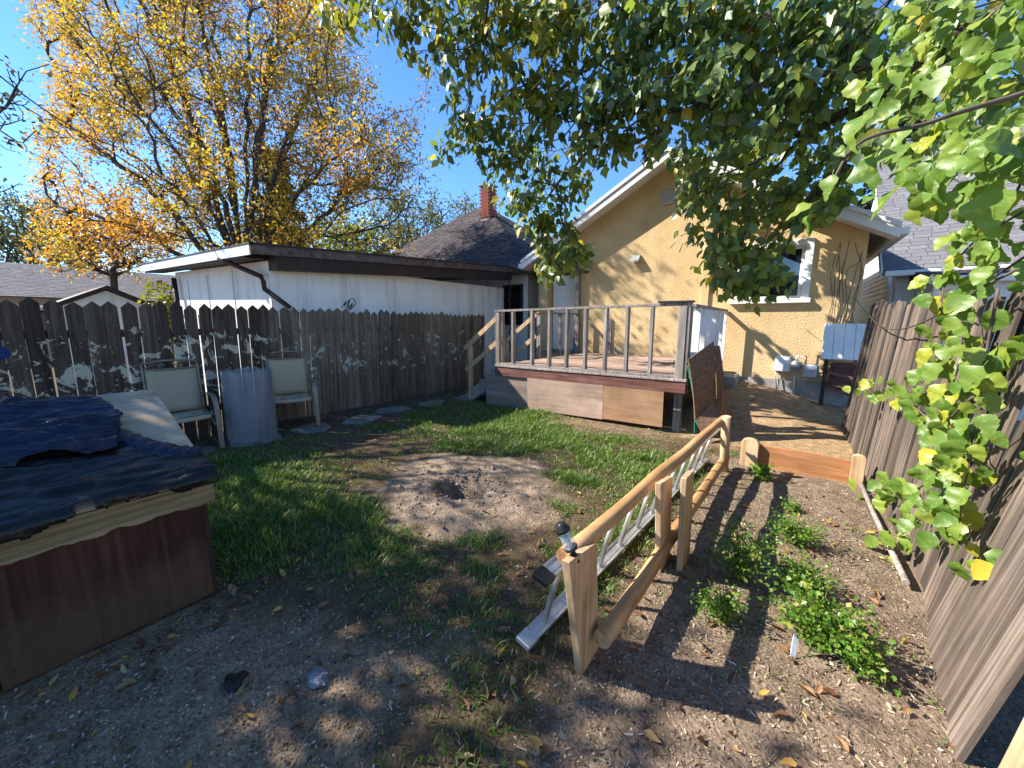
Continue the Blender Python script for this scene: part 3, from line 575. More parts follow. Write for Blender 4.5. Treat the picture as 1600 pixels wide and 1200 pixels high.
# ------------------------------------------------------------------ hip roofed house behind the garage
hip = thing('hip_roof_house', 'white house with dark shingled hip roof and brick chimney behind the garage', 'house', (-11, 14, 0))
hx0, hx1, hy0, hy1 = -17.2, -6.75, 10.4, 19
mb = MB(); mb.box((hx0, hy0, 0), (hx1, hy1, 3.15)); mb.build('wall', M['garage_wall'], hip)
mb = MB(); ew = .4; ez = 3.15; apx, apy, apz = -12.0, 14.4, 6.75
cs = [(hx0-ew, hy0-ew), (hx1+ew, hy0-ew), (hx1+ew, hy1+ew), (hx0-ew, hy1+ew)]
V = [(x, y, ez+.06) for x, y in cs]+[(apx-.4, apy, apz), (apx+.4, apy, apz)]
mb.add(V, [(0, 1, 5, 4), (1, 2, 5), (2, 3, 4, 5), (3, 0, 4)]); mb.add([(x, y, ez) for x, y in cs]+[(x, y, ez+.059) for x, y in cs], BOXF); mb.build('roof', M['shingle_dark'], hip)
def hipface(a, b_, top0, top1, nm):
    a, b_, top0, top1 = [np.array(p, float) for p in (a, b_, top0, top1)]; u = (b_-a); L = np.linalg.norm(u); u /= L
    h0 = top0-a; h1 = top1-a; p0 = h0@u; p1 = h1@u; v = h0-u*p0; H = np.linalg.norm(v); v /= H
    shingles(a, u, v, lambda t: p0*t/H, lambda t: L-(L-p1)*t/H, (int(H/.13), H), .28, 'shingles', M['tabs_dark'], hip, .011)
hipface(V[0], V[1], V[4], V[5], 's'); hipface(V[1], V[2], V[5], V[5], 'e')
mb = MB(); mb.box((hx0-ew-.02, hy0-ew-.03, ez-.12), (hx1+ew+.02, hy0-ew, ez+.07)); mb.box((hx1+ew, hy0-ew, ez-.12), (hx1+ew+.03, hy1+ew, ez+.07)); mb.build('fascia', M['brown_trim'], hip)
mb = MB(); mb.box((hx0-ew, hy0-ew, ez-.06), (hx1+ew, hy0, ez-.002)); mb.build('soffit', M['brown_trim'], hip)
ch = MB().box((-10.95, 13.2, 5.0), (-10.50, 13.65, 7.05)).build('chimney', M['concrete'], hip)
CB = MB().box((-.09, -.018, -.028), (.09, .018, .028)).build('tmpb', M['dirt_brick'], None, .004); cbm = CB.data; bpy.data.objects.remove(CB)
for r_ in range(17):
    for s_ in range(3):
        x = -10.95+.07+s_*.19+(.06 if r_ % 2 else -.03); z = 5.95+r_*.068
        if x < -10.52: link('brick', cbm, None, ch, (x, 13.19, z)); link('brick', cbm, None, ch, (-10.49, 13.2+(x+10.95), z), (0, 0, math.pi/2))
mb = MB(); mb.box((-11.02, 13.12, 7.16), (-10.42, 13.72, 7.22)); mb.build('chimney_cap', M['concrete'], hip); MB().box((-10.94, 13.21, 7.052), (-10.51, 13.64, 7.158)).build('flue', M['concrete'], hip)
wn = MB().box((-7.62, hy0-.03, 1.5), (-6.98, hy0-.005, 2.72)).build('window', M['glass'], hip)
for (a, c) in [((-7.68, hy0-.06, 2.72), (-6.92, hy0-.002, 2.78)), ((-7.68, hy0-.06, 1.5), (-7.62, hy0-.002, 2.72)), ((-6.98, hy0-.06, 1.5), (-6.92, hy0-.002, 2.72))]:
    mb = MB(); mb.box(a, c); mb.build('frame', M['dark_metal'], wn)
# ------------------------------------------------------------------ right neighbour: white lap siding
rh = thing('siding_house', 'white lap sided house with pale grey shingle roof beyond the board fence', 'house', (4, 13, 0))
SX, SY = 1.78, 11.2
mb = MB(); mb.prism([(SY, 0), (SY+8, 0), (SY+8, 2.9), (SY+4, 6.4), (SY, 2.9)], 0, SX+.03, SX+7); mb.build('wall', M['white_paint'], rh)
for k in range(30):
    z = .2+k*.115
    if z < 2.8:
        mb = MB(); mb.box((SX, SY, z), (SX+.03, SY+8, z+.112)); o = mb.build('siding_board', M['white_paint'], rh)
        for vv in o.data.vertices:
            if vv.co.z < z+.01 and vv.co.x < SX+.01: vv.co.x -= .014
        mb = MB(); mb.box((SX+.06, SY-.03, z), (SX+7, SY, z+.112)); o = mb.build('siding_board', M['white_paint'], rh)
        for vv in o.data.vertices:
            if vv.co.z < z+.01 and vv.co.y < SY-.02: vv.co.y -= .014
    else:
        d = (z-2.8)/.875
        if d < 3.7: mb = MB(); mb.box((SX, SY+d, z), (SX+.03, SY+8-d, z+.112)); mb.build('siding_board', M['white_paint'], rh)
mb = MB(); mb.box((SX-.03, SY-.05, 0), (SX+.06, SY-.001, 2.85)); mb.build('corner_trim', M['white_paint'], rh)
rise = np.array([0, 4.0, 3.5]); Lr = np.linalg.norm(rise); rv = rise/Lr; ro = np.array([SX-.3, SY-.35, 2.62])
mb = MB(); p = [ro, ro+np.array([7.6, 0, 0]), ro+np.array([7.6, 0, 0])+rv*5.8, ro+rv*5.8]; mb.hexa([tuple(a-np.array([0, 0, .1])) for a in p]+[tuple(a-np.array([0, 0, .012])) for a in p]); mb.build('roof', M['shingle_grey'], rh)
shingles(ro, (1, 0, 0), rv, lambda t: 0, lambda t: 7.5, (44, 5.75), .26, 'shingles', M['tabs_grey'], rh, .007)
mb = MB(); mb.hexa([tuple(ro+np.array(d)+rv*t) for t, d in [(0, (-.03, 0, -.16)), (0, (-.002, 0, -.16)), (5.8, (-.002, 0, -.16)), (5.8, (-.03, 0, -.16)), (0, (-.03, 0, .03)), (0, (-.002, 0, .03)), (5.8, (-.002, 0, .03)), (5.8, (-.03, 0, .03))]]); mb.build('rake_board', M['white_metal'], rh)
mb = MB(); mb.box((SX-.28, SY-.46, 2.49), (SX+7, SY-.36, 2.60)); mb.build('gutter', M['white_metal'], rh, .015)
mb = MB(); mb.tube([(SX-.2, SY-.41, 2.5), (SX-.15, SY-.25, 2.3), (SX-.1, SY-.1, 2.1), (SX-.1, SY-.1, 0)], .045, 8); mb.build('downspout', M['white_metal'], rh)
# lean-to roof on its near side
pr_ = MB(); pr_.prism([(SY-1.5, 2.30), (SY-.06, 2.30), (SY-.06, 2.62), (SY-1.5, 2.36)], 0, SX+.15, SX+3.4); pr_.build('porch_roof', M['shingle_dark'], rh)
mb = MB(); mb.box((SX+.13, SY-1.6, 2.24), (SX+3.4, SY-1.5, 2.36)); mb.build('gutter', M['white_metal'], rh, .015)
mb = MB(); mb.box((SX+.25, SY-1.4, 0), (SX+3.2, SY-.06, 2.29)); mb.build('porch_wall', M['white_paint'], rh)
for k in range(20):
    mb = MB(); z = .1+k*.108; mb.box((SX+.235, SY-1.415, z), (SX+3.2, SY-1.401, z+.10), (.06, 0, 0)); mb.build('siding_board', M['white_paint'], rh)
# ------------------------------------------------------------------ far buildings beyond the picket fence
fg = thing('small_shed', 'small white gabled shed with brown rake boards seen over the picket fence', 'shed', (-14.2, 2.3, 0))
mb = MB(); mb.prism([(1.35, 0), (3.05, 0), (3.05, 1.95), (2.2, 2.38), (1.35, 1.95)], 0, -16, -14.1); mb.build('wall', M['garage_wall'], fg)
for (y0_, z0_, y1_, z1_) in [(1.2, 1.98, 2.2, 2.5), (3.2, 1.98, 2.2, 2.5)]:
    mb = MB(); mb.hexa([(-16.2, y0_, z0_-.09), (-13.9, y0_, z0_-.09), (-13.9, y1_, z1_-.09), (-16.2, y1_, z1_-.09), (-16.2, y0_, z0_), (-13.9, y0_, z0_), (-13.9, y1_, z1_), (-16.2, y1_, z1_)]); mb.build('roof', M['brown_trim'], fg)
fh = thing('grey_roof_house', 'distant low house with a broad pale grey roof past the small shed', 'house', (-26, 4, 0))
mb = MB(); mb.box((-30, -9, 0), (-24.5, 8, 2.6)); mb.build('wall', M['far_wall'], fh)
mb = MB(); mb.hexa([(-24, -9.5, 2.55), (-31, -9.5, 2.55), (-31, 8.5, 2.55), (-24, 8.5, 2.55), (-27.4, -7, 4.1), (-27.6, -7, 4.1), (-27.6, 7, 4.1), (-27.4, 7, 4.1)]); mb.build('roof', M['shingle_grey'], fh)
shingles((-24, -9.5, 2.56), (0, 1, 0), np.array([-3.4, 0, 1.55])/3.737, lambda t: 2.5*t/3.74, lambda t: 18-1.5*t/3.74, (24, 3.7), .3, 'shingles', M['tabs_grey'], fh, .008)
for y in (-3, 1.0, 4.6):
    w_ = MB().box((-24.49, y, 1.2), (-24.44, y+1.2, 2.2)).build('window', M['glass'], fh)
    for a, c in (((-24.5, y-.08, 2.2), (-24.42, y+1.28, 2.28)), ((-24.5, y-.08, 1.12), (-24.42, y+1.28, 1.2)), ((-24.5, y-.08, 1.2), (-24.42, y, 2.2)), ((-24.5, y+1.2, 1.2), (-24.42, y+1.28, 2.2))): MB().box(a, c).build('frame', M['white_paint'], w_)
# ------------------------------------------------------------------ low storage box with tarp
SBX = -2.65; SY0, SY1 = -1.5, .66
box = thing('storage_box', 'low plywood storage box with dark red sides and a sloping lid', 'storage box', (-3.1, -.4, 0))
mb = MB(); mb.box((SBX-.02, SY0, 0), (SBX, -.112, .66)); mb.build('side_panel', M['shed_panel'], box, .003); MB().box((SBX-.02, -.108, 0), (SBX+.002, SY1, .66)).build('side_panel', M['shed_panel'], box, .003)
for zz in (.08, .3, .52):
    for yy in (-.07, .62): MB().lathe([(0, 0), (.006, 0), (.006, .002), (0, .003)], (SBX+.002, yy, zz), 8, Euler((0, math.pi/2, 0)).to_matrix()).build('screw', M['dark_metal'], box)
mb = MB(); mb.prism([(SBX-.022, 0), (SBX-.022, .66), (-3.55, 1.02), (-3.55, 0)], 1, SY1-.022, SY1-.002); mb.build('end_panel', M['shed_panel'], box)
mb = MB(); mb.box((-3.57, SY0, 0), (-3.551, SY1-.002, 1.02)); mb.build('back_panel', M['shed_panel'], box)
mb = MB(); mb.prism([(SBX-.022, 0), (SBX-.022, .66), (-3.55, 1.02), (-3.55, 0)], 1, SY0+.002, SY0+.022); mb.build('end_panel', M['shed_panel'], box)
mb = MB(); mb.box((SBX-.04, SY1-.001, 0), (SBX+.003, SY1+.022, .66)); mb.build('corner_batten', M['brown_trim'], box, .003)
def lidz(x): return .735+(SBX+.06-x)*.385
mb = MB(); x0, x1 = SBX+.05, -3.62
mb.prism([(x0, lidz(x0)-.02), (x0, lidz(x0)), (x1, lidz(x1)), (x1, lidz(x1)-.02)], 1, SY0-.05, SY1+.06); mb.build('lid', M['lid_ply'], box, .003)
# raw plywood fascia with a ragged lower edge
n = 90; V = []; Fs = []
for i in range(n+1):
    y = SY0-.04+(SY1+.09-SY0)*i/n; zb = .590+random.uniform(-.006, .006)+.010*(vnoise(np.array([i*.35]), np.array([0.]), 5)[0]-.5)*2; zt = .716
    for x in (SBX+.025, SBX+.052): V += [(x, y, zb), (x, y, zt)]
for i in range(n):
    a = 4*i; Fs += [(a+2, a+6, a+7, a+3), (a, a+1, a+5, a+4), (a+1, a+3, a+7, a+5), (a, a+4, a+6, a+2)]
Fs += [(0, 2, 3, 1), (4*n, 4*n+1, 4*n+3, 4*n+2)]
MB().add(V, Fs).build('fascia_board', M['shed_edge'], box)
def drape(name, mat, region, off, wr, ny_=150, nt_=60, y0=SY0-.02, y1=SY1+.07, hang=.10, seed=3):
    """a sheet laid on the lid; t=0 lid front edge, t>0 up the slope, t<0 hanging over the front. region(y,t)->bool"""
    T = np.linspace(-hang, 1.05, nt_); Y = np.linspace(y0, y1, ny_); TT, YY = np.meshgrid(T, Y, indexing='ij')
    X = np.where(TT > 0, SBX+.055-TT*.933, SBX+.056); Z = np.where(TT > 0, lidz(SBX+.05)+TT*.359, lidz(SBX+.05)+TT)
    h = wr*(fbm(YY*4+seed, TT*13+seed, 4, seed)**2*1.6+.5*np.abs(np.sin(YY*9+TT*38+4*fbm(YY*3, TT*3, 2, seed+5)))*fbm(YY*3+2, TT*3, 2, seed+9))
    Zo = np.where(TT > 0, off+h, 0); X = X+np.where(TT <= 0, .006+off+h*.7, 0)+np.where(TT > 0, .3*(off+h), 0); Z = Z+Zo
    idx = np.arange(nt_*ny_).reshape(nt_, ny_); Tc = (TT[:-1, :-1]+TT[1:, 1:])/2; Yc = (YY[:-1, :-1]+YY[1:, 1:])/2
    keep = region(Yc, Tc); Q = np.stack([idx[:-1, :-1], idx[:-1, 1:], idx[1:, 1:], idx[1:, :-1]], -1)[keep]
    used = np.unique(Q); mp = np.full(nt_*ny_, -1); mp[used] = np.arange(len(used))
    V = np.stack([X, YY, Z], -1).reshape(-1, 3)[used]; me = mesh_arrays(name, V, [mp[Q]]); me.polygons.foreach_set('use_smooth', np.ones(len(Q), bool))
    me.materials.append(mat); o = link(name, me); md = o.modifiers.new('s', 'SOLIDIFY'); md.thickness = .004; md.offset = 1; return o
def felt_reg(y, t):
    front = -.008+.02*np.sin(y*6+.6)-.03*ss(.2, -.6, y)+(fbm(y*14, y*0+2, 3, 71)-.5)*.06-.05*ss(.15, -.05, np.abs(y+.05)-.12)
    top = np.interp(y, [-2, .47, .58, .76, .9], [.60, .60, .38, .22, .17])+.0*y
    return (t > front) & (t < top)
tag(drape('roofing_felt', M['felt'], felt_reg, .003, .034, ny_=220, nt_=110, seed=4), 'torn black roofing felt hanging over the box lid edge under the tarp', 'roofing felt')
def tarp_reg(y, t):
    e = np.interp(t, [0, .36, .55, .66, .75, 1.05], [.30, .40, .45, .47, .50, .42])+(fbm(t*9, t*0+3, 3, 85)-.5)*.03
    fr = .36+.07*np.sin(y*5+1)+(fbm(y*9, y*0+5, 3, 81)-.5)*.10
    return (y < e) & (t > fr) & (t < 1.04)
tarp = drape('tarp', M['tarp'], tarp_reg, .016, .06, ny_=300, nt_=170, seed=9); tag(tarp, 'crumpled dark blue plastic tarp spread over the storage box lid', 'tarp')
pts = [(.45, .64), (.50, .56), (.55, .46), (.61, .37), (.69, .30), (.765, .265)]; V = []; Fs = []
sp0 = smooth_path([(a, b_, 0) for a, b_ in pts], 6)[:, :2]
for i, (y, t) in enumerate(sp0):
    q = i/(len(sp0)-1)
    for j in range(6):
        wv = .17-.09*q; tt = t-wv*j/5; lift = .016+.028*math.sin(j/5*math.pi)*(1-.5*q)+.006*math.sin(i*1.7+j)
        V.append((SBX+.055-tt*.933+.3*lift, y-.012*j, lidz(SBX+.05)+tt*.359+lift))
k = len(V)//6; Fs = [(6*i+j, 6*i+j+1, 6*i+6+j+1, 6*i+6+j) for i in range(k-1) for j in range(5)]
fo = MB().add(V, Fs, True).build('torn_flap', M['tarp'], tarp); fo.modifiers.new('s', 'SOLIDIFY').thickness = .004
# ------------------------------------------------------------------ patio chairs
def make_chair(label, loc, rz, grp):
    c = thing('patio_chair', label, 'chair', (0, 0, 0), grp)
    W2 = .27
    def back(t): return (-.30-.10*t-.03*t*t, .42+.62*t)     # x,z along the back
    P = [back(t) for t in np.linspace(0, 1, 9)]
    V = []; Fs = []
    for i, (x, z) in enumerate(P[:8]):
        for j in range(7):
            yy = -W2+.02+(2*W2-.04)*j/6; V.append((x-.018*math.sin(j/6*math.pi), yy, z))
    Fs = [(7*i+j, 7*i+j+1, 7*i+7+j+1, 7*i+7+j) for i in range(7) for j in range(6)]
    o = MB().add(V, Fs, True).build('back_sling', M['sling'], c); o.modifiers.new('s', 'SOLIDIFY').thickness = .006
    V = []
    sp = [(-.30, .42), (-.2, .405), (-.05, .405), (.1, .42), (.19, .43), (.225, .415), (.235, .38)]
    for x, z in sp:
        for j in range(7): V.append((x, -W2+.02+(2*W2-.04)*j/6, z-.012*math.sin(j/6*math.pi)))
    o = MB().add(V, [(7*i+j, 7*i+j+1, 7*i+7+j+1, 7*i+7+j) for i in range(6) for j in range(6)], True).build('seat_sling', M['sling'], c); o.modifiers.new('s', 'SOLIDIFY').thickness = .006
    fr = MB()
    for s in (-1, 1): fr.tube(smooth_path([(x, s*W2, z) for x, z in P], 2), .014, 8); fr.tube(smooth_path([(x, s*W2, z-.005) for x, z in sp[:-1]], 3), .013, 8)
    tx, tz = P[-1]; bx, bz = P[7]
    fr.tube(smooth_path([(tx, -W2, tz), (tx-.005, -W2*.5, tz+.022), (tx-.005, 0, tz+.03), (tx-.005, W2*.5, tz+.022), (tx, W2, tz)], 5), .014, 8); fr.tube([(bx, -W2, bz), (bx, W2, bz)], .012, 8); fr.tube([(.19, -W2, .418), (.19, W2, .418)], .012, 8)
    fr.build('frame', M['chair_frame'], c)
    for s in (-1, 1):   # scrollwork
        mz = (tz+bz)/2+.01; q = []
        for a in np.linspace(0, 3.4*math.pi, 26):
            r_ = .032*(1-a/(4.2*math.pi)); q.append(((tx+bx)/2, s*(.085-r_*math.cos(a)), mz+r_*math.sin(a)))
        MB().tube(q, .005, 5).build('scroll', M['chair_frame'], c)
        MB().tube(smooth_path([((tx+bx)/2, s*.1, bz+.01), ((tx+bx)/2, s*.14, mz+.02), ((tx+bx)/2, s*.2, mz), ((tx+bx)/2, s*.25, bz+.012)], 5), .005, 5).build('scroll', M['chair_frame'], c)
    for s in (-1, 1):   # flat arm sweeping down into the front leg
        yy = s*(W2+.035); p = smooth_path([(-.36, yy-s*.02, .60), (-.1, yy, .64), (.12, yy, .635), (.22, yy, .59), (.265, yy, .47), (.30, yy, .22), (.32, yy, 0)], 5); V = []
        for i, q in enumerate(p):
            d = np.gradient(p, axis=0)[i]; d /= np.linalg.norm(d); nrm = np.array([-d[2], 0, d[0]])
            for a, b_ in ((-.026, -.008), (.026, -.008), (.026, .008), (-.026, .008)): V.append(tuple(q+np.array([0, a, 0])+nrm*b_))
        k = len(p); Fs = [(4*i+j, 4*i+(j+1) % 4, 4*i+4+(j+1) % 4, 4*i+4+j) for i in range(k-1) for j in range(4)]+[(0, 1, 2, 3), (4*k-1, 4*k-2, 4*k-3, 4*k-4)]
        MB().add(V, Fs).build('arm', M['chair_frame'], c)
        MB().tube(smooth_path([(.02, s*(W2+.02), .42), (-.15, s*(W2+.02), .34), (-.36, s*(W2+.02), 0)], 5), .014, 8).build('leg', M['chair_frame'], c)
        MB().tube([(.29, s*W2, .3), (-.1, s*W2, .39)], .011, 6).build('brace', M['chair_frame'], c)
    c.location = loc; c.rotation_euler = (0, 0, rz); return c
make_chair('beige sling patio chair with scroll top half hidden behind the storage box', (-6.0, 1.42, gnum(-5.98, 1.45)+.045), -.12, 'patio chairs along the picket fence')
make_chair('beige sling patio chair with scroll top on the stone slabs past the rolled plastic sheet', (-6.0, 2.72, gnum(-6, 2.72)+.045), -.38, 'patio chairs along the picket fence')
# rolled plastic sheet standing as a drum
rs = MB(); n = 64; V = []; bz0 = gnum(-5.85, 2.12)+.03; H_ = .93
for i in range(n+1):
    a = i/n*2*math.pi*1.12+.6; r_ = .285+.018*i/n
    for k in range(7):
        V.append((r_*(1-.02*k/6)*math.cos(a), r_*(1-.02*k/6)*math.sin(a), H_*k/6+(.012*math.sin(a*5+1)+.01*math.sin(a*11) if k == 6 else 0)))
rs.add(V, [(7*i+k, 7*i+7+k, 7*i+7+k+1, 7*i+k+1) for i in range(n) for k in range(6)], True)
o = rs.build('plastic_roll', M['barrel_sheet'], None, 0, (-5.88, 2.12, bz0)); tag(o, 'upright roll of blue grey translucent plastic sheet between the two patio chairs', 'plastic roll')
# ------------------------------------------------------------------ garden rail, ladder, solar light
gr = thing('garden_rail', 'low rail of two round poles nailed to rough plank posts along the garden bed', 'rail fence', (-.55, 3, 0))
def tplank(name, X, t, bl, br, tr, tl, mat):
    """plank standing in the YZ plane: corners (y,z) bottom-left, bottom-right, top-right, top-left"""
    mb = MB(); mb.prism([bl, br, tr, tl], 0, X, X+t); o = mb.build(name, mat, gr, .004); return o
tplank('post_plank', -.655, .038, (1.46, -.12), (1.64, -.12), (1.545, .60), (1.27, .655), M['new_wood'])
tplank('post_plank', -.555, .036, (2.42, -.1), (2.68, -.1), (2.55, .60), (2.26, .655), M['new_wood'])
tplank('post_plank', -.445, .036, (2.50, -.1), (2.76, -.1), (2.66, .63), (2.42, .66), M['new_wood'])
mb = MB(); mb.tube([(-.415, 4.62, -.1), (-.43, 4.5, .62)], .045, 10); mb.build('post_plank', M['new_wood'], gr)
def pole(a, b_, r_, nm='pole'):
    a = np.array(a, float); b_ = np.array(b_, float); L = np.linalg.norm(b_-a); mb = MB(); k = 14
    mb.tube([(0.004*math.sin(i*.9), L*i/k, .004*math.cos(i*1.3)) for i in range(k+1)], [r_*random.uniform(.96, 1.04) for i in range(k+1)], 14)
    o = mb.build(nm, M['pole_wood'], None); q = Vector((0, 1, 0)).rotation_difference(Vector(b_-a)); o.rotation_mode = 'QUATERNION'; o.rotation_quaternion = q; o.location = a; adopt(o, gr); return o
pole((-.69, 1.36, .60), (-.47, 4.62, .56), .040); pole((-.56, 1.50, .16), (-.42, 4.72, .11), .042)
lad = thing('aluminium_ladder', 'grey aluminium ladder lying on its edge against the garden rail', 'ladder', (-.8, 3, 0))
La, Lb, Ua, Ub = map(np.array, ((-.905, 1.42, .05), (-.63, 4.75, .05), (-.815, 1.42, .43), (-.53, 4.75, .43)))
for a, b_ in ((La, Lb), (Ua, Ub)):
    mb = MB(); up = (Ua-La)/np.linalg.norm(Ua-La)
    mb.bar(a, b_, .028, .012, up); mb.bar(a+up*.0+np.array([.014, 0, 0]), b_+np.array([.014, 0, 0]), .005, .06, up) if False else None
    sd = np.cross((Lb-La)/np.linalg.norm(Lb-La), up)
    mb.bar(a, b_, .075, .006, up); mb.bar(a+sd*.036, b_+sd*.036, .005, .026, up); mb.bar(a-sd*.036, b_-sd*.036, .005, .026, up)
    mb.build('side_rail', M['alu'], lad)
    mb = MB(); d = (Lb-La)/np.linalg.norm(Lb-La); mb.bar(a-d*.05, a+d*.03, .085, .03, up); mb.build('end_foot', M['black_plastic'] if a is Ua else M['alu'], lad, .004)
for k in range(11):
    t = (k+.45)/11; MB().tube([La+(Lb-La)*t, Ua+(Ub-Ua)*t], .016, 10).build('rung', M['alu'], lad)
sl = thing('solar_light', 'small solar stake light with black cap leaning over the first plank post', 'light', (-.67, 1.33, .6))
Mx = Euler((.12, -.42, 0)).to_matrix(); b0 = PW(893, 858, 1.60)
def lp(prof, nm, mt): MB().lathe(prof, b0, 18, Mx).build(nm, M[mt], sl)
m, nt, b = newmat('clear_plastic'); b.inputs['Base Color'].default_value = (.75, .8, .8, 1); b.inputs['Roughness'].default_value = .1; tr = N(nt, 'ShaderNodeBsdfTransparent'); mx = N(nt, 'ShaderNodeMixShader'); mx.inputs[0].default_value = .7
nt.links.new(b.outputs[0], mx.inputs[1]); nt.links.new(tr.outputs[0], mx.inputs[2]); nt.links.new(mx.outputs[0], nt.nodes['Material Output'].inputs[0]); M['clear_plastic'] = m
lp([(0, -.06), (.012, -.06), (.012, -.01), (.028, 0), (.030, .012), (0, .012)], 'stake', 'black_plastic'); lp([(.027, .012), (.027, .082)], 'lens', 'clear_plastic'); lp([(.010, .012), (.012, .06), (0, .062)], 'reflector', 'alu'); lp([(0, .082), (.032, .082), (.032, .094), (.022, .104), (.022, .118), (0, .12)], 'cap', 'black_plastic')
# plank edging at the end of the bed
ge = thing('bed_edging', 'orange stained plank between two round topped stakes closing off the garden bed', 'edging', (.2, 4.95, 0))
ed = MB().box((-.42, -.015, -.03), (.42, .015, .24)).build('plank', M['stain_wood'], None, .005, (.26, 4.97, 0), (0, .02, -.03)); adopt(ed, ge)
def stake(x, y, w, d, h):
    poly = [(-w/2, -.1), (w/2, -.1)]+[(w/2*math.cos(a), h-w/2*.6+w/2*.6*math.sin(a)) for a in np.linspace(0, math.pi, 9)]
    MB().prism(poly, 1, -d/2, d/2).build('stake', M['new_wood'], ge, .004, (x, y, 0), (0, 0, -.1))
stake(-.21, 4.95, .17, .07, .31); stake(.70, 4.90, .105, .05, .32)
# ------------------------------------------------------------------ sheets leaning on the deck's right side
def sheet(name, label, cat, c4, mat, th=.012, bend=0):
    c = [np.array(p, float) for p in c4]; n = np.cross(c[1]-c[0], c[3]-c[0]); n /= np.linalg.norm(n); k = 10; V = []
    for i in range(k+1):
        t = i/k; l = c[0]+(c[3]-c[0])*t; r_ = c[1]+(c[2]-c[1])*t; of = n*bend*math.sin(t*math.pi)
        V += [l+of, r_+of, r_+of+n*th, l+of+n*th]
    Fs = [(4*i+j, 4*i+(j+1) % 4, 4*i+4+(j+1) % 4, 4*i+4+j) for i in range(k) for j in range(4)]+[(3, 2, 1, 0), (4*k, 4*k+1, 4*k+2, 4*k+3)]
    return tag(MB().add(V, Fs).build(name, mat), label, cat)
def c_(x, y, Y): return tuple(ony(x, y, Y))
sheet('green_panel', 'thin panel with a bright green edge bowed beside the deck corner', 'panel', [c_(1084, 676, 5.74), c_(1089, 674, 6.0), c_(1079, 566, 6.0), c_(1073, 572, 5.70)], M['green_edge'], .012, .035)
sheet('strand_board', 'large brown strand board sheet leaning upright against the deck side', 'board', [c_(1085, 656, 5.66), c_(1112, 626, 6.0), c_(1114, 534, 6.05), c_(1074, 562, 5.66)], M['osb'], .014, .02)
sheet('strand_board', 'lower strand board sheet with cut corner at the foot of the leaning boards', 'board', [c_(1104, 690, 5.55), c_(1127, 662, 5.78), c_(1112, 630, 5.9), c_(1086, 658, 5.62)], M['osb'], .014, 0)
sheet('strand_board', 'narrow strand board strip standing behind the leaning sheets', 'board', [c_(1119, 640, 6.3), c_(1130, 612, 6.45), c_(1123, 540, 6.5), c_(1113, 540, 6.3)], M['osb'], .014, .02)
sheet('strand_board', 'broken pointed strand board offcut nearest the dirt slope', 'board', [c_(1122, 668, 6.0), c_(1134, 655, 6.1), c_(1141, 606, 6.15), c_(1127, 612, 6.0)], M['osb'], .014, 0)
mb = MB(); mb.box((-1.0, 8.7, .1), (-.72, 9.3, .52)); tag(mb.build('vent_box', M['concrete'], None, .01), 'grey concrete box in the shade between deck and house wall', 'box')
# ------------------------------------------------------------------ utilities on the house wall
ub = MB(); ub.prism([(HY-.001, .62), (HY-.14, .62), (HY-.14, .80), (HY-.04, .93), (HY-.001, .93)], 0, -.13, .13); tag(ub.build('utility_box', M['white_metal'], None, .008), 'small white utility box on the tan wall under the window', 'utility box')
gmt = thing('gas_meter', 'grey gas meter with pipes and round regulator on the tan house wall', 'gas meter', (.42, HY-.2, .1))
MB().box((.32, HY-.28, .52), (.58, HY-.10, .80)).build('meter_body', M['grey_metal'], gmt, .04); MB().box((.36, HY-.30, .70), (.54, HY-.28, .78)).build('dial', M['white_metal'], gmt, .006)
MB().lathe([(0, 0), (.09, 0), (.1, .03), (.06, .07), (0, .08)], (.22, HY-.14, .76), 16, Euler((math.pi/2, 0, 0)).to_matrix()).build('regulator', M['grey_metal'], gmt)
for p in ([(.22, HY-.15, .76), (.22, HY-.15, 0)], [(.36, HY-.18, .80), (.36, HY-.18, .94), (.22, HY-.18, .94), (.22, HY-.16, .8)], [(.54, HY-.18, .80), (.54, HY-.18, .97), (.66, HY-.12, .97), (.66, HY-.02, .97)]): MB().tube(p, .02, 8).build('pipe', M['grey_metal'], gmt)
for p in ([(-.10, HY-.06, .62), (-.10, HY-.06, .1)], [(-.04, HY-.06, .62), (-.03, HY-.10, .30), (.15, HY-.12, .2), (.3, HY-.12, .15)]): MB().tube(smooth_path(p, 4), .012, 6).build('conduit', M['grey_metal'], gmt)
hood = thing('metal_hood', 'white ribbed metal cover on brown posts at the house corner', 'cover', (.9, HY-.3, 0))
for k in range(4):
    x = .58+k*.15; MB().hexa([(x, HY-.42, .93), (x+.146, HY-.42, .92), (x+.146, HY-.40, .92), (x, HY-.40, .93), (x, HY-.16, 1.58), (x+.146, HY-.16, 1.56), (x+.146, HY-.14, 1.56), (x, HY-.14, 1.58)]).build('panel', M['white_metal'], hood, .006)
MB().hexa([(.585, HY-.39, .93), (.60, HY-.39, .93), (.60, HY-.002, .93), (.585, HY-.002, .93), (.585, HY-.13, 1.56), (.60, HY-.13, 1.56), (.60, HY-.002, 1.56), (.585, HY-.002, 1.56)]).build('side', M['grey_metal'], hood)
for x in (.66, 1.12): MB().box((x-.03, HY-.34, 0), (x+.03, HY-.28, .93)).build('post', M['brown_trim'], hood)
for z in (.3, .6): MB().box((.69, HY-.33, z), (1.09, HY-.29, z+.06), (0, .25, 0)).build('rail', M['rim'], hood)
MB().box((.74, HY-.25, .35), (1.1, HY-.05, .85)).build('duct', M['rim'], hood, .05)
dv = thing('dry_vine', 'bare dry vine stems climbing the tan wall by the house corner', 'vine', (.85, HY-.05, 1.5))
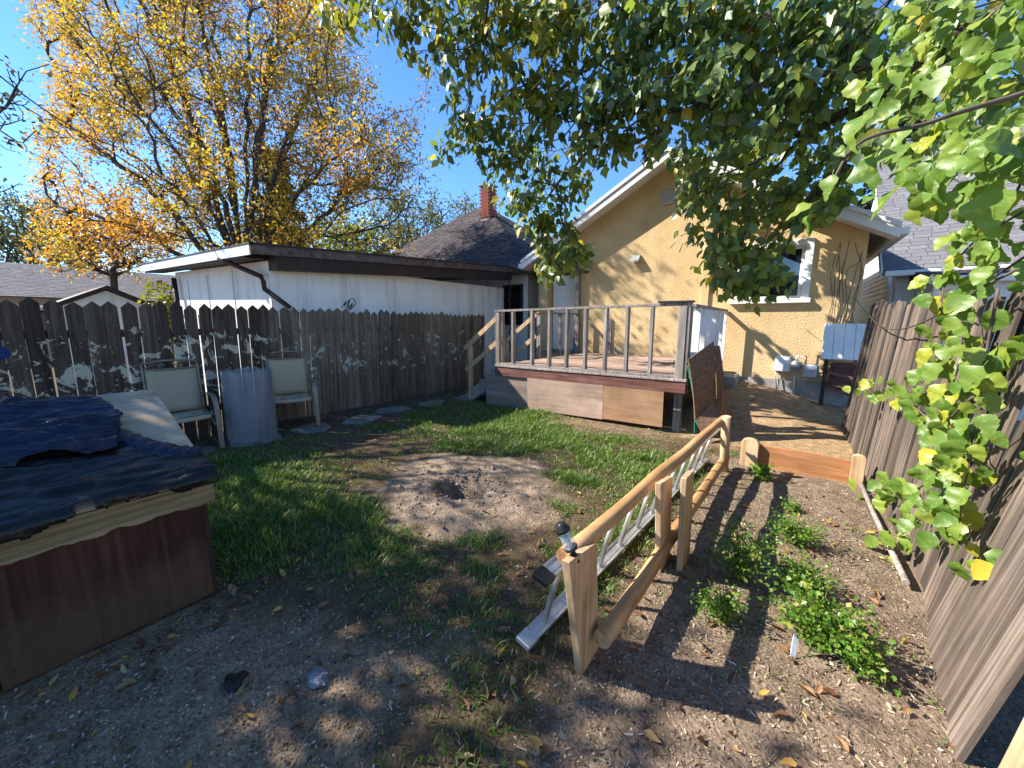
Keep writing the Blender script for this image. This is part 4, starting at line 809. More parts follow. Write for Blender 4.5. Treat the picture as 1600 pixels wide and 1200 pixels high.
for k in range(9):
    x = .62+.045*k; p = smooth_path([(x, HY-.04, 1.55), (x+random.uniform(-.05, .05), HY-.07, 2.0), (x+random.uniform(-.08, .08), HY-.06, 2.5), (x+random.uniform(-.14, .14), HY-.10, 2.6+random.random()*.6)], 5); MB().tube(p, .006, 5).build('stem', M['twig'], dv)
# ------------------------------------------------------------------ cables
def cable(label, pts, r_=.008, n=24, mt='cable'):
    return tag(MB().tube(smooth_path(pts, n//len(pts)+3), r_, 6).build('cable', M[mt]), label, 'cable')
cable('black overhead cable running down to the white garage roof past the yellow tree', [onx(-60, 70, -9.5), onx(60, 165, -9.7), onx(170, 235, -10.0), onx(300, 322, -10.3), onx(360, 372, -10.6)], .010)
cable('thin grey cable sagging along the top of the board fence', [(.95, 9.3, 2.02), onx(1345, 478, .9), onx(1370, 505, .86), onx(1400, 515, .84), onx(1450, 500, .82), onx(1520, 455, .84), onx(1600, 402, .88)], .006)
cable('twisted service cable dropping from overhead to the tan house roof', [(.35, 9.1, 4.6), (.33, 7.5, 5.0), (.28, 5.5, 5.9), (.2, 3.5, 7.0)], .012)
mast = thing('service_mast', 'grey service mast with insulator above the tan house eave', 'mast', (.35, 9.35, 3.6)); MB().tube([(.35, 9.35, 3.4), (.35, 9.35, 4.7)], .025, 10).build('pipe', M['grey_metal'], mast); MB().lathe([(0, 0), (.05, 0), (.07, .06), (.05, .16), (0, .18)], (.35, 9.3, 4.62), 12).build('weather_head', M['grey_metal'], mast)
# pole lying at the foot of the board fence
tag(MB().tube([(.735, 5.25, .05), (.73, 4.2, .035), (.735, 3.1, .04)], .018, 8).build('stick', M['deck_wood']), 'long grey stick lying along the foot of the board fence', 'stick')
# litter: bag, scrap, label stake
def crumple(name, label, cat, loc, r_, mat, sq=.5, seed=1):
    rr = random.Random(seed); V = []; n, k = 12, 6
    for i in range(k+1):
        for j in range(n):
            a = j*2*math.pi/n; b_ = i/k*math.pi; q = r_*rr.uniform(.6, 1.15); V.append((q*math.sin(b_)*math.cos(a)*1.3, q*math.sin(b_)*math.sin(a), q*sq*math.cos(b_)))
    return tag(MB().add(V, [(i*n+j, i*n+(j+1) % n, (i+1)*n+(j+1) % n, (i+1)*n+j) for i in range(k) for j in range(n)]).build(name, mat, None, 0, loc), label, cat)
p = onz(497, 1062); crumple('plastic_bag', 'crumpled clear grey plastic bag among fallen leaves', 'bag', (p[0], p[1], gnum(p[0], p[1])+.02), .045, M['bag'], .5, 3)
p = onz(368, 1070); crumple('plastic_scrap', 'shiny black plastic scrap on the chippings by the storage box', 'scrap', (p[0], p[1], gnum(p[0], p[1])+.008), .05, M['felt'], .25, 5)
p = onz(1238, 1030); tag(MB().box((-.014, -.002, 0), (.014, .002, .10)).build('plant_tag', M['pale_plastic'], None, .001, (p[0], p[1], gnum(p[0], p[1])+.01), (-.3, .25, .5)), 'small white plastic plant tag stuck beside the leafy herb', 'plant tag')
# ------------------------------------------------------------------ vegetation tools
def leaves_mesh(name, pos, d, nrm, size, tmpl, faces):
    """one template per leaf; local y along d, z along nrm"""
    pos = np.asarray(pos); n = len(pos); d = d/(np.linalg.norm(d, axis=1)[:, None]+1e-9)
    x = np.cross(d, nrm); x /= np.linalg.norm(x, axis=1)[:, None]+1e-9; z = np.cross(x, d); T = np.asarray(tmpl, float); k = len(T)
    V = pos[:, None, :]+size[:, None, None]*(T[None, :, 0, None]*x[:, None]+T[None, :, 1, None]*d[:, None]+T[None, :, 2, None]*z[:, None])
    Fs = [(np.arange(n)[:, None, None]*k+np.asarray(f)[None]).reshape(-1, np.asarray(f).shape[1]) for f in faces]
    return mesh_arrays(name, V.reshape(-1, 3), Fs)
RH = ([(0, 0, 0), (.26, .42, .07), (0, 1, -.05), (-.26, .42, .07)], [[(0, 1, 2), (0, 2, 3)]])
MAP = ([(0, 0, 0), (.24, .22, .05), (.36, .46, .03), (.22, .64, .04), (0, 1, -.1), (-.22, .64, .04), (-.36, .46, .03), (-.24, .22, .05), (0, .5, -.01)],
       [[(0, 1, 8), (1, 2, 3), (1, 3, 8), (3, 4, 8), (8, 4, 5), (8, 5, 7), (5, 6, 7), (8, 7, 0)]])
def rdir(n, bias=(0, 0, 0), s=1.0):
    v = RNG.normal(size=(n, 3)); v /= np.linalg.norm(v, axis=1)[:, None]; return v*s+np.array(bias)
class Tree:
    def __init__(s, trunk, r0=.006, k=2.25, alpha=.35):
        P = np.asarray(trunk, float); s.cap = 60000; s.P = np.zeros((s.cap, 3)); s.par = np.full(s.cap, -1); s.pl = np.zeros(s.cap); s.dir = np.zeros((s.cap, 3)); s.n = 0; s.chains = []; s.r0 = r0; s.k = k; s.alpha = alpha
        s._chain(P, -1)
    def _chain(s, P, par):
        ids = []
        for p in P:
            i = s.n; s.P[i] = p; s.par[i] = par; d = p-s.P[par] if par >= 0 else np.array([0, 0, 1.]); L = np.linalg.norm(d); s.pl[i] = (s.pl[par] if par >= 0 else 0)+(L if par >= 0 else 0); s.dir[i] = d/(L+1e-9); par = i; ids.append(i); s.n += 1
        s.chains.append(ids)
    def grow(s, targets, seg=.3, jit=.05, up=.0, curve=.45, minz=0):
        for t in targets:
            D = s.P[:s.n]-t; dist = np.linalg.norm(D, axis=1); away = np.einsum('ij,ij->i', -D, s.dir[:s.n])/(dist+1e-6)
            cost = dist*(1.25-.35*away)+s.alpha*s.pl[:s.n]; cost[s.P[:s.n, 2] < minz] += 1e3; i = int(np.argmin(cost)); d = dist[i]
            if d < .02: continue
            k = max(2, int(d/seg)); a = s.P[i]; c = a+s.dir[i]*d*curve+np.array([0, 0, up*d]); tt = np.linspace(0, 1, k+1)[1:, None]
            Q = (1-tt)**2*a+2*tt*(1-tt)*c+tt**2*t+RNG.normal(size=(k, 3))*jit*seg*np.minimum(1, (1-tt)*4+.3)
            if s.n+k >= s.cap: break
            s._chain(Q, i)
    def radii(s):
        R = np.zeros(s.n); acc = np.zeros(s.n)
        for i in range(s.n-1, -1, -1):
            R[i] = max(s.r0, acc[i]**(1/s.k))
            if s.par[i] >= 0: acc[s.par[i]] += R[i]**s.k
        return R
    def wood(s, name, mat, parent, rmax=None, flare=1):
        R = s.radii(); R = np.minimum(R, rmax) if rmax else R; s.R = R; Vs = []; Fs = []; b = 0
        for ids in s.chains:
            p0 = s.par[ids[0]]; full = ([p0] if p0 >= 0 else [])+ids
            if len(full) < 2: continue
            r = R[full].copy()
            if p0 >= 0: r[0] = min(r[0], r[1]*1.15)
            n = 3 if r[0] < .012 else (5 if r[0] < .05 else 9)
            V, Fq = tube_arr(s.P[full], r, n); Vs.append(V); Fs.append(Fq+b); b += len(V)
        me = mesh_arrays(name, np.concatenate(Vs), [np.concatenate(Fs)]); me.polygons.foreach_set('use_smooth', np.ones(len(me.polygons), bool)); return link(name, me, mat, parent)
    def tips(s, rthr, rep, spread):
        ids = np.nonzero(s.R <= rthr)[0]; ids = np.repeat(ids, rep); return s.P[ids]+RNG.normal(size=(len(ids), 3))*spread, s.dir[ids]
def ell(n, c, r, shell=.35):
    v = rdir(n); q = (RNG.random(n)**shell)[:, None]; return np.array(c)+v*q*np.array(r)
def crown(name, pos, dirs, size, mat, parent, tmpl=RH, droop=-.4, rnd=.9):
    n = len(pos); d = dirs*.6+rdir(n, (0, 0, droop), rnd); o = link(name, leaves_mesh(name, pos, d, rdir(n, (0, 0, .6)), size*RNG.uniform(.6, 1.25, n), *tmpl), mat, parent); return tag(o, kind='stuff')
# ------------------------------------------------------------------ big yellow tree behind the garage
ty = thing('yellow_tree', 'tall spreading autumn tree with thinning yellow leaves behind the white garage', 'tree', (-14.2, 5.4, 0))
B = np.array([-14.2, 5.4, 0.])
tr_ = Tree([B+(0, 0, z) for z in np.linspace(-.2, 2.6, 8)], r0=.0068, k=2.45, alpha=.30)
main = [PW(395, -70, 12.8), PW(300, -60, 12), PW(200, -30, 12.6), PW(110, 60, 12.2), PW(90, 190, 12), PW(470, -80, 13.6), PW(560, 10, 12.6), PW(640, 170, 12.4), PW(610, 260, 11.8), PW(130, 330, 11.5), PW(430, 60, 11.2), PW(330, 30, 14), PW(500, 120, 14.4), PW(240, 120, 13.8)]
for q, mt_ in enumerate(main):
    st_ = tr_.P[3+q % 4]; L_ = np.linalg.norm(mt_-st_); k_ = int(L_/.4); tt = np.linspace(0, 1, k_+1)[1:, None]; c_1 = st_+np.array([0, 0, L_*.42])*.75+(mt_-st_)*.2
    tr_._chain((1-tt)**2*st_+2*tt*(1-tt)*c_1+tt**2*mt_+RNG.normal(size=(k_, 3))*.05, 3+q % 4)
tg = []
while len(tg) < 1500:
    x = RNG.uniform(40, 690); y = RNG.uniform(-130, 405); w = RNG.normal(12.8, 1.5)
    cx = (x-365)/325; cy = (y-165)/265
    if y < 150 and cx*cx*.9+max(0, (y-150)/300)**2 > 1: continue
    if abs(cx) > 1-.12*RNG.random(): continue
    if x > 560 and y < 105 and RNG.random() < .93: continue                # gap of sky
    if x > 540+(y*.35 if y < 250 else 90) and RNG.random() < .7: continue
    if y > 330 and 470 < x < 600 and RNG.random() < .4: continue
    if x < 230 and 215 < y < 300 and RNG.random() < .6: continue
    if x < 60+max(0, (y-330)*.1) and y > 60: continue
    tg.append(PW(x, y, w))
tg = np.array(tg); tg = tg[np.argsort(np.linalg.norm(tg-(B+(0, 0, 3)), axis=1)+RNG.normal(size=len(tg))*1.2)]
tr_.grow(tg, seg=.3, jit=.2, up=.1, minz=2.2)
# fine twigs
ids = np.nonzero(tr_.radii() < .02)[0]; pk = RNG.choice(ids, 4600); tr_.grow(tr_.P[pk]+rdir(4600, (0, 0, .25))*RNG.uniform(.2, .6, 4600)[:, None], seg=.3, jit=.1)
tr_.wood('trunk', M['bark'], ty, .34)
pos, dr = tr_.tips(.0108, 11, .15); h = fbm(pos[:, 1]*.9+pos[:, 0]*.3, pos[:, 2]*.9, 3, 91); keep = RNG.random(len(pos)) < np.clip((h-.33)*3.6, .10, 1)*.9; pos, dr = pos[keep], dr[keep]
org = (fbm(pos[:, 1]*.5+4, pos[:, 2]*.5+pos[:, 0]*.2, 2, 95)+.06*(2.9-np.minimum(pos[:, 1], 6))+np.where(pos[:, 2] > 9, .08, 0)) > .54
print('yellow', len(pos)); crown('crown', pos[~org], dr[~org], .115, M['leaf_yellow'], ty); crown('crown', pos[org], dr[org], .115, M['leaf_orange'], ty)
# ------------------------------------------------------------------ other trees
def simple_tree(name, label, base, h, cz, rad, ntgt, leafmat_, lsize, rep, seed, grp=None, trunk_r=.2, spread=.12, twigs=0, shell=.35, r0=.008, dens=None):
    t = thing(name, label, 'tree', base, grp); b_ = np.array(base, float)
    T = Tree([b_+(.04*math.sin(z*2+seed), .04*math.cos(z*3+seed), z) for z in np.linspace(-.2, max(.8, cz-rad[2]*.7), 8)], r0=r0, alpha=.3)
    tg = ell(ntgt, b_+(0, 0, cz), rad, shell); tg = tg[np.argsort(np.linalg.norm(tg-b_-(0, 0, cz-rad[2]), axis=1)+RNG.normal(size=ntgt)*.5)]
    T.grow(tg, seg=.35, jit=.2, up=.1, minz=max(.3, (cz-rad[2])*.5))
    if twigs:
        ids = np.nonzero(T.radii() < .02)[0]; pk = RNG.choice(ids, twigs); T.grow(T.P[pk]+rdir(twigs, (0, 0, .2))*RNG.uniform(.15, .5, twigs)[:, None], seg=.3, jit=.1)
    T.wood('trunk', M['bark'], t, trunk_r); pos, dr = T.tips(r0*1.6, rep, spread)
    h_ = fbm(pos[:, 0]*.8+pos[:, 1]*.4, pos[:, 2]*.8, 3, seed); pos, dr = pos[h_ > .36], dr[h_ > .36]
    crown('crown', pos, dr, lsize, leafmat_, t); return t
simple_tree('shade_tree', 'dense dull green tree standing behind the storage box', (-8.0, -3.4, 0), 8, 5.0, (2.5, 2.5, 1.7), 620, M['leaf_dull'], .15, 5, 3, None, .2, .14, 900)
simple_tree('twiggy_tree', 'thin leaved tree whose purplish twigs reach in past the picket fence', (-10.4, -1.4, 0), 9, 5.4, (2.0, 2.75, 2.7), 330, M['leaf_dull'], .10, 2, 4, None, .2, .12, 900)
for i, (px, py, w, hh, lab, mt) in enumerate([(640, 350, 30, 5.2, 'airy grey green tree in the distance between yellow tree and chimney', 'leaf_far'), (715, 350, 34, 5.4, 'thin pale tree in the distance just beside the brick chimney', 'leaf_far'), (30, 400, 26, 5.0, 'hazy olive tree beyond the distant grey roof', 'leaf_far'), (130, 400, 34, 5.5, 'faded bushy tree behind the distant grey roof ridge', 'leaf_far'), (560, 375, 24, 3.4, 'low green tree just above the garage roof edge', 'leaf_lime')]):
    p = PW(px, 520, w); simple_tree('far_tree', lab, (p[0], p[1], 0), hh*2, hh+.6+(503-py)/600*w*.25, (hh*.62, hh*.62, hh*.75), 260, M[mt], .26, 5, 20+i, 'distant trees past the roofs', .2, .3, 300, .4, .016)
# orange lower bough side tree
simple_tree('orange_tree', 'smaller orange autumn tree over the small shed and garage corner', tuple(PW(190, 520, 16)*np.array([1, 1, 0])), 5, 4.6, (2.6, 2.3, 1.3), 300, M['leaf_orange'], .13, 3, 33, None, .12, .15, 500, .45, .008)
p = onx(262, 520, -12.6); simple_tree('shrub', 'small bright green shrub at the garage corner above the fence', (p[0], p[1], 0), 3, 1.75, (.45, .42, .85), 110, M['leaf_lime'], .14, 4, 41, None, .04, .1, 0, .5, .006)
# spruces behind the house
def spruce(base, h, label):
    t = thing('spruce_tree', label, 'tree', base, 'spruces behind the tan house'); b_ = np.array(base, float); Vs = []; Fs = []; k = 0; lp_ = []; ld = []
    V, Fq = tube_arr([b_+(0, 0, z) for z in np.linspace(0, h, 8)], np.linspace(.22, .02, 8), 8); Vs.append(V); Fs.append(Fq); k = len(V)
    for z in np.arange(1.5, h-.2, .22):
        L = (h-z)/h*2.9+.25
        for j in range(7):
            a = RNG.random()*6.28; l = L*RNG.uniform(.7, 1.1); tt = np.linspace(0, 1, 7); dx = np.array([math.cos(a), math.sin(a), 0])
            P = b_+np.array([0, 0, z])+tt[:, None]*l*dx+np.stack([0*tt, 0*tt, -.35*l*tt+.25*l*tt**2], -1); V, Fq = tube_arr(P, np.linspace(.02, .005, 7), 3); Vs.append(V); Fs.append(Fq+k); k += len(V)
            m_ = int(26*l); u_ = RNG.random(m_)**.7; q = b_+np.array([0, 0, z])+u_[:, None]*l*dx+np.stack([0*u_, 0*u_, -.35*l*u_+.25*l*u_**2-.04], -1)
            sd = np.cross(dx, (0, 0, 1)); lp_.append(q+RNG.normal(size=(m_, 3))*.05); ld.append(dx*.6+sd*RNG.choice([-1, 1], m_)[:, None]*.9+np.array([0, 0, -.5])+rdir(m_)*.3)
    me = mesh_arrays('trunk', np.concatenate(Vs), [np.concatenate(Fs)]); link('trunk', me, M['bark'], t)
    pos = np.concatenate(lp_); d = np.concatenate(ld); n = len(pos); tag(link('crown', leaves_mesh('crown', pos, d, rdir(n, (0, 0, 1)), RNG.uniform(.2, .42, n), *RH), M['leaf_spruce'], t), kind='stuff')
spruce((-7.2, 24, 0), 12, 'dark spruce rising behind the left slope of the tan roof'); spruce((-3.2, 26, 0), 15, 'dark spruce rising behind the ridge of the tan roof'); spruce((3.6, 25, 0), 12, 'dark spruce behind the right neighbour roof')
spruce((-19.5, 9.0, 0), 9.5, 'dark spruce glimpsed through the yellow tree')
# ------------------------------------------------------------------ overhanging maple
tm = thing('maple_tree', 'large green maple overhanging the yard with leafy drooping branches', 'tree', (3.1, 5.6, 0)); b_ = np.array([3.1, 5.6, 0.])
T = Tree([b_+(.0, .02*z, z) for z in np.linspace(-.2, 5.0, 10)], r0=.0045, k=2.3, alpha=.22)
T.grow([np.array(p) for p in [(1.5, 5.2, 5.8), (0, 4.9, 6.3), (-1.6, 4.7, 6.6), (-3.0, 4.4, 6.6), (.9, 6.6, 6.9), (-.6, 6.2, 7.2), (-2.4, 5.9, 7.2), (-3.8, 6.4, 7.0), (-4.7, 7.0, 6.6), (1.6, 4.2, 5.8), (.4, 3.9, 6.2)]], seg=.4, jit=.18, up=.25, minz=4)
blobs = []
for x in range(540, 1340, 46): blobs.append((x, 10, 40, 6.3-(x-545)*.0012, 1.0))
for x in range(640, 1340, 46): blobs.append((x, 60, 40, 6.3-(x-545)*.0012, 1.0 if x > 690 else .6))
for x in range(765, 1340, 46): blobs.append((x, 122, 42, 6.4-(x-545)*.0012, 1))
for x in range(775, 1320, 46): blobs.append((x, 188, 42, 6.6-(x-545)*.0012, 1))
blobs += [(722, 145, 18, 6.4, .5), (722, 190, 20, 6.5, .7), (745, 215, 30, 6.7, .9), (690, 236, 10, 6.7, .35), (790, 255, 36, 7.0, 1), (830, 250, 36, 6.9, 1), (880, 240, 36, 6.8, 1), (940, 215, 34, 6.6, 1), (1000, 225, 30, 6.4, .8),
          (805, 305, 26, 7.4, .9), (850, 300, 36, 7.4, 1), (890, 300, 26, 7.4, .8), (835, 350, 36, 7.4, 1), (870, 350, 32, 7.4, 1), (855, 395, 26, 7.4, .9), (885, 405, 20, 7.4, .7), (862, 420, 14, 7.4, .5), (905, 395, 12, 7.4, .4),
          (1085, 250, 34, 6.9, 1), (1130, 250, 36, 6.8, 1), (1180, 250, 38, 6.7, 1), (1230, 250, 38, 6.6, 1), (1285, 240, 36, 6.4, 1), (1080, 300, 22, 6.8, .7), (1110, 305, 34, 6.8, 1), (1150, 315, 36, 6.7, 1), (1200, 300, 36, 6.7, 1), (1240, 300, 28, 6.6, .7),
          (1110, 355, 34, 6.7, 1), (1150, 365, 34, 6.7, 1), (1190, 355, 30, 6.7, .8), (1120, 405, 26, 6.7, .9), (1160, 415, 32, 6.7, 1), (1195, 405, 24, 6.7, .8), (1140, 440, 16, 6.7, .6), (1175, 450, 14, 6.7, .6), (1290, 300, 26, 6.4, .6), (1330, 60, 40, 5.8, .8), (1400, 30, 40, 5.6, .6), (1350, 130, 36, 5.8, .6), (1345, 200, 30, 5.9, .5), (1265, 320, 26, 6.3, .7), (1310, 290, 28, 6.1, .8), (1325, 245, 28, 6.0, .8), (1240, 350, 24, 6.4, .6), (1215, 430, 18, 6.6, .5), (1440, 30, 45, 4.6, .8), (1500, 50, 45, 4.4, .8), (1570, 30, 45, 4.4, .8), (1400, 110, 40, 4.8, .8), (1460, 130, 40, 4.6, .7), (1530, 120, 45, 4.4, .7), (1590, 130, 40, 4.3, .7), (1380, 220, 30, 5.0, .6), (1440, 220, 30, 4.6, .5), (1540, 220, 40, 4.4, .6)]
for x in range(560, 1500, 75):
    for y in (-60,): blobs.append((x, y, 45, 6.0-(x-545)*.0012, .4))
tg = []
for (x, y, rr, w, dn) in blobs:
    for k in range(int(15*dn)):
        a = RNG.random()*6.28; q = math.sqrt(RNG.random())*rr; ww = w+RNG.normal()*.28; tg.append(PW(x+q*math.cos(a), y+q*math.sin(a), ww))
tg = np.array(tg); tg = tg[np.argsort(-tg[:, 2]*1.0+np.abs(tg[:, 0]-1)*.25+RNG.normal(size=len(tg))*.4)]
T.grow(tg, seg=.22, jit=.14, up=.16, minz=2.2)
T.wood('trunk', M['bark'], tm, .30)
pos, dr = T.tips(.0062, 4, .09); print('maple leaves', len(pos))
z0 = np.array([p[2] for p in pos]); ll = ((pos[:, 0] < -2.6) & (pos[:, 2] > 5.0) & (RNG.random(len(pos)) < .75)) | (fbm(pos[:, 0]*1.2, pos[:, 2]*1.2+pos[:, 1], 2, 77) > .74)
M['leaf_vivid'] = leafmat('leaf_vivid', [(0, (.14, .22, .05)), (.6, (.20, .28, .065)), (1, (.27, .33, .08))], rough=.36, trans=.5, spec=.7)
vv_ = ~ll & (RNG.random(len(pos)) < np.clip(.22+.16*(pos[:, 0]+1.6), .15, .6))
for sel, mt in ((~ll & ~vv_, 'leaf_maple'), (vv_, 'leaf_vivid'), (ll, 'leaf_lime')):
    P_, D_ = pos[sel], dr[sel]; n = len(P_); d = D_*.3+rdir(n, (0, 0, -.75), .75)
    tag(link('crown', leaves_mesh('crown', P_, d, rdir(n, (-.8, -1.3, .2)), RNG.uniform(.11, .245, n), *MAP), M[mt], tm), kind='stuff')
# ------------------------------------------------------------------ vine on the board fence: every leaf its own piece
def big_leaf(kind):
    V = []; n = 9
    def width(t):
        if kind == 0: return .46*math.sin(math.pi*min(1, t**.75))**.8*(1-.25*t)
        return (.22+.30*math.exp(-((t-.32)/.16)**2)+.05*math.exp(-((t-.6)/.1)**2))*(1-t)**.35*(min(1, t*9+.25))
    for i in range(n+1):
        t = i/n; w = max(.004, width(t)) if i < n else .004; w *= (1+.07*(-1)**i); sag = -.22*t*t+.03*math.sin(t*7)
        V += [(-w, t-(.05 if i < 3 else -.03)*1, sag+w*.30+.045*math.sin(i*2.1)), (0, t, sag), (w, t-(.05 if i < 3 else -.03), sag+w*.26-.045*math.sin(i*1.7))]
    Fs = []
    for i in range(n): a = 3*i; Fs += [(a, a+1, a+4, a+3), (a+1, a+2, a+5, a+4)]
    V += [(-.012, -.28, .04), (.012, -.28, .04), (.008, .02, 0), (-.008, .02, 0)]; a = len(V)-4; Fs.append((a, a+1, a+2, a+3))
    return V, Fs
LM = []
for kind in (0, 1):
    for mt in ('vine_leaf', 'vine_yellow'):
        V, Fs = big_leaf(kind); o = MB().add(V, Fs, True).build('tmp', M[mt]); LM.append(o.data); bpy.data.objects.remove(o)
vine = thing('fence_vine', 'leafy climbing vine trailing over the top and face of the board fence', 'vine', (.85, 2.6, 1.6))
branch = thing('leafy_branch', 'close leafy branch with broad lobed leaves arching in above the board fence', 'branch', (1.3, 2.6, 2.6))
def place_leaf(par, p, size, yellow=False, lobed=False, d=None, nrm=None):
    me = LM[(2 if lobed else 0)+(1 if yellow else 0)]; d = Vector(d if d is not None else (random.uniform(-.6, .5), random.uniform(-.6, .4), random.uniform(-1.1, -.2))).normalized()
    nn = Vector(nrm if nrm is not None else (random.uniform(-1, -.1), random.uniform(-1, -.1), random.uniform(-.1, .9))).normalized(); x = d.cross(nn).normalized(); z = x.cross(d)
    o = bpy.data.objects.new('leaf', me); COL.objects.link(o); Mt = Matrix((x, d, z)).transposed().to_4x4(); o.rotation_euler = Mt.to_euler(); o.location = p; sc = size*random.uniform(.85, 1.15); o.scale = (sc*random.uniform(.85, 1.1), sc, sc*random.uniform(.6, 1.4)); adopt(o, par)
def stem(par, pts, r_): MB().tube(smooth_path(pts, 6), np.linspace(r_, r_*.5, len(smooth_path(pts, 6))), 6).build('stem', M['twig'], par)
def fx_(x, y, X=.76): return onx(x, y, X)
vs = [[(1600, 330), (1520, 380), (1470, 450), (1480, 540), (1440, 600)], [(1590, 420), (1510, 470), (1500, 560), (1480, 640), (1500, 730), (1470, 800)], [(1560, 450), (1540, 560), (1530, 640), (1520, 700), (1500, 800), (1510, 850)], [(1520, 620), (1460, 660), (1400, 610), (1340, 605)], [(1500, 700), (1440, 760), (1390, 770), (1330, 775)], [(1490, 760), (1440, 810), (1390, 850)]]
for pth in vs:
    pp = [fx_(x, y, .86 if y < 420 else .74) for x, y in pth]
    stem(vine, pp, .006)
    sp_ = smooth_path(pp, 6)
    for q in sp_[3:]:
        for k in range(3):
            if random.random() < .80: place_leaf(vine, tuple(q+RNG.normal(size=3)*np.array([.05, .05, .05])), random.uniform(.06, .105), random.random() < .07)
for (x, y, s_, ye) in [(1335, 765, .13, 0), (1300, 778, .09, 1), (1385, 755, .13, 0), (1372, 865, .12, 0), (1270, 868, .07, 1), (1290, 880, .08, 1), (1318, 880, .09, 1), (1500, 850, .14, 0), (1480, 735, .14, 1), (1460, 720, .12, 1), (1500, 690, .12, 0), (1535, 610, .12, 0), (1455, 590, .11, 0), (1400, 640, .12, 1), (1360, 610, .12, 1), (1320, 620, .10, 0), (1420, 640, .12, 0), (1535, 590, .13, 0), (1520, 560, .12, 0), (1500, 480, .13, 1), (1470, 480, .14, 1), (1450, 450, .12, 1)]:
    p = fx_(x, y-16, .70 if x > 1340 else .55); place_leaf(vine, tuple(p), s_*.85, bool(ye))
bs_ = [[(1680, 110, 1.5), (1600, 145, 1.55), (1500, 175, 1.6), (1440, 195, 1.65), (1370, 211, 1.7), (1330, 235, 1.7), (1300, 285, 1.7)], [(1690, 20, 1.9), (1600, 60, 1.9), (1520, 100, 1.95), (1470, 160, 2.0), (1430, 260, 2.0)], [(1650, -40, 2.2), (1560, 0, 2.2), (1470, 30, 2.3), (1420, 70, 2.4), (1390, 110, 2.4)], [(1660, 160, 1.8), (1590, 220, 1.8), (1520, 250, 1.85), (1470, 300, 1.9)], [(1660, 220, 2.0), (1600, 280, 2.0), (1570, 340, 2.1), (1530, 420, 2.2)]]
for i, pth in enumerate(bs_):
    pp = [PW(*q) for q in pth]; stem(branch, pp, .012 if i == 0 else .007); sp_ = smooth_path(pp, 6)
    for q in sp_[8 if i == 0 else 2:]:
        for k in range(1 if i == 0 else 5):
            if random.random() < (.5 if i == 0 else .8): place_leaf(branch, tuple(q+RNG.normal(size=3)*np.array([.10, .10, .09])+np.array([0, 0, -.01])), random.uniform(.06, .13), random.random() < .06, random.random() < .45)
for (x, y, w, s_, d_) in [(1300, 275, 1.7, .12, (-.2, -.1, -1)), (1268, 320, 1.7, .13, (-.9, -.1, -.4)), (1270, 335, 1.72, .12, (-.3, .2, -1)), (1410, 290, 1.5, .20, (-.7, -.2, -.75)), (1440, 250, 1.5, .15, (-.8, -.2, -.25)), (1460, 265, 1.55, .17, (.2, .0, -1)), (1400, 240, 1.6, .12, (-1, 0, -.2)), (1500, 245, 1.5, .16, (-.5, -.1, -.8)), (1545, 300, 1.5, .20, (.1, -.1, -1)), (1490, 300, 1.6, .15, (-.3, 0, -1)), (1580, 100, 1.6, .16, (-.9, 0, -.3)), (1540, 220, 1.5, .17, (.8, .2, -.4)), (1450, 60, 2.1, .13, (-.4, 0, -1)), (1420, 110, 2.1, .13, (-.5, 0, -.8)), (1375, 140, 2.0, .11, (-.2, 0, -1)), (1420, 200, 1.9, .12, (-.6, 0, -.8))]:
    place_leaf(branch, tuple(PW(x, y, w)), s_*.78, False, True, d_)
# ------------------------------------------------------------------ herbs in the bed
def herb(px, py, h, n, spread, label, size, grp='herbs in the garden bed', name='herb_plant', mt='parsley'):
    p = onz(px, py); zz = gnum(p[0], p[1]); base = np.array([p[0], p[1], zz]); t = thing(name, label, 'plant', tuple(base), grp); Vs = []; Fs = []; k = 0; lp_ = []; ld = []
    for i in range(n):
        a = RNG.random()*6.28; l = h*1.5*RNG.uniform(.4, 1.1); sp = spread*1.05*RNG.uniform(.1, 1.0); tt = np.linspace(0, 1, 6)
        P = base+np.stack([tt**1.3*sp*math.cos(a), tt**1.3*sp*math.sin(a), l*(tt-.25*tt**2.5)], -1); V, Fq = tube_arr(P, np.linspace(.003, .0015, 6), 3); Vs.append(V); Fs.append(Fq+k); k += len(V)
        m_ = 16; u_ = RNG.uniform(.35, 1.03, m_); q = np.stack([np.interp(u_, tt, P[:, c]) for c in range(3)], -1)+RNG.normal(size=(m_, 3))*.022; lp_.append(q); ld.append(rdir(m_, (math.cos(a)*.6, math.sin(a)*.6, .1)))
    link('stem', mesh_arrays('stem', np.concatenate(Vs), [np.concatenate(Fs)]), M['parsley'], t); pos = np.concatenate(lp_); pos[:, 2] = np.maximum(pos[:, 2], zz+.01); m_ = len(pos)
    tag(link('foliage', leaves_mesh('foliage', pos, np.concatenate(ld), rdir(m_, (-.2, -.3, 1)), RNG.uniform(.4, 1.15, m_)*size*.85, *MAP), M[mt], t), kind='stuff')
herb(1152, 905, .30, 60, .22, 'tall loose herb with pale green tops next to the garden rail', .028)
herb(1125, 965, .13, 60, .13, 'small bright curly parsley clump by the garden rail', .024)
herb(1240, 850, .15, 70, .18, 'low bushy parsley behind the big leafy herb', .026)
herb(1245, 925, .16, 80, .18, 'middle parsley clump joined to the big leafy herb', .026)
herb(1275, 1010, .21, 110, .24, 'big leafy flat parsley with a white plant tag beside it', .036)
herb(1345, 1050, .12, 30, .14, 'sprawling parsley stems with shaded broad leaves near the board fence', .036)
herb(1190, 750, .14, 18, .10, 'young broad leafed seedling in the shadow by the bed edging', .06)
herb(1240, 800, .07, 14, .09, 'tiny rosette weed in the middle of the bare bed', .03)
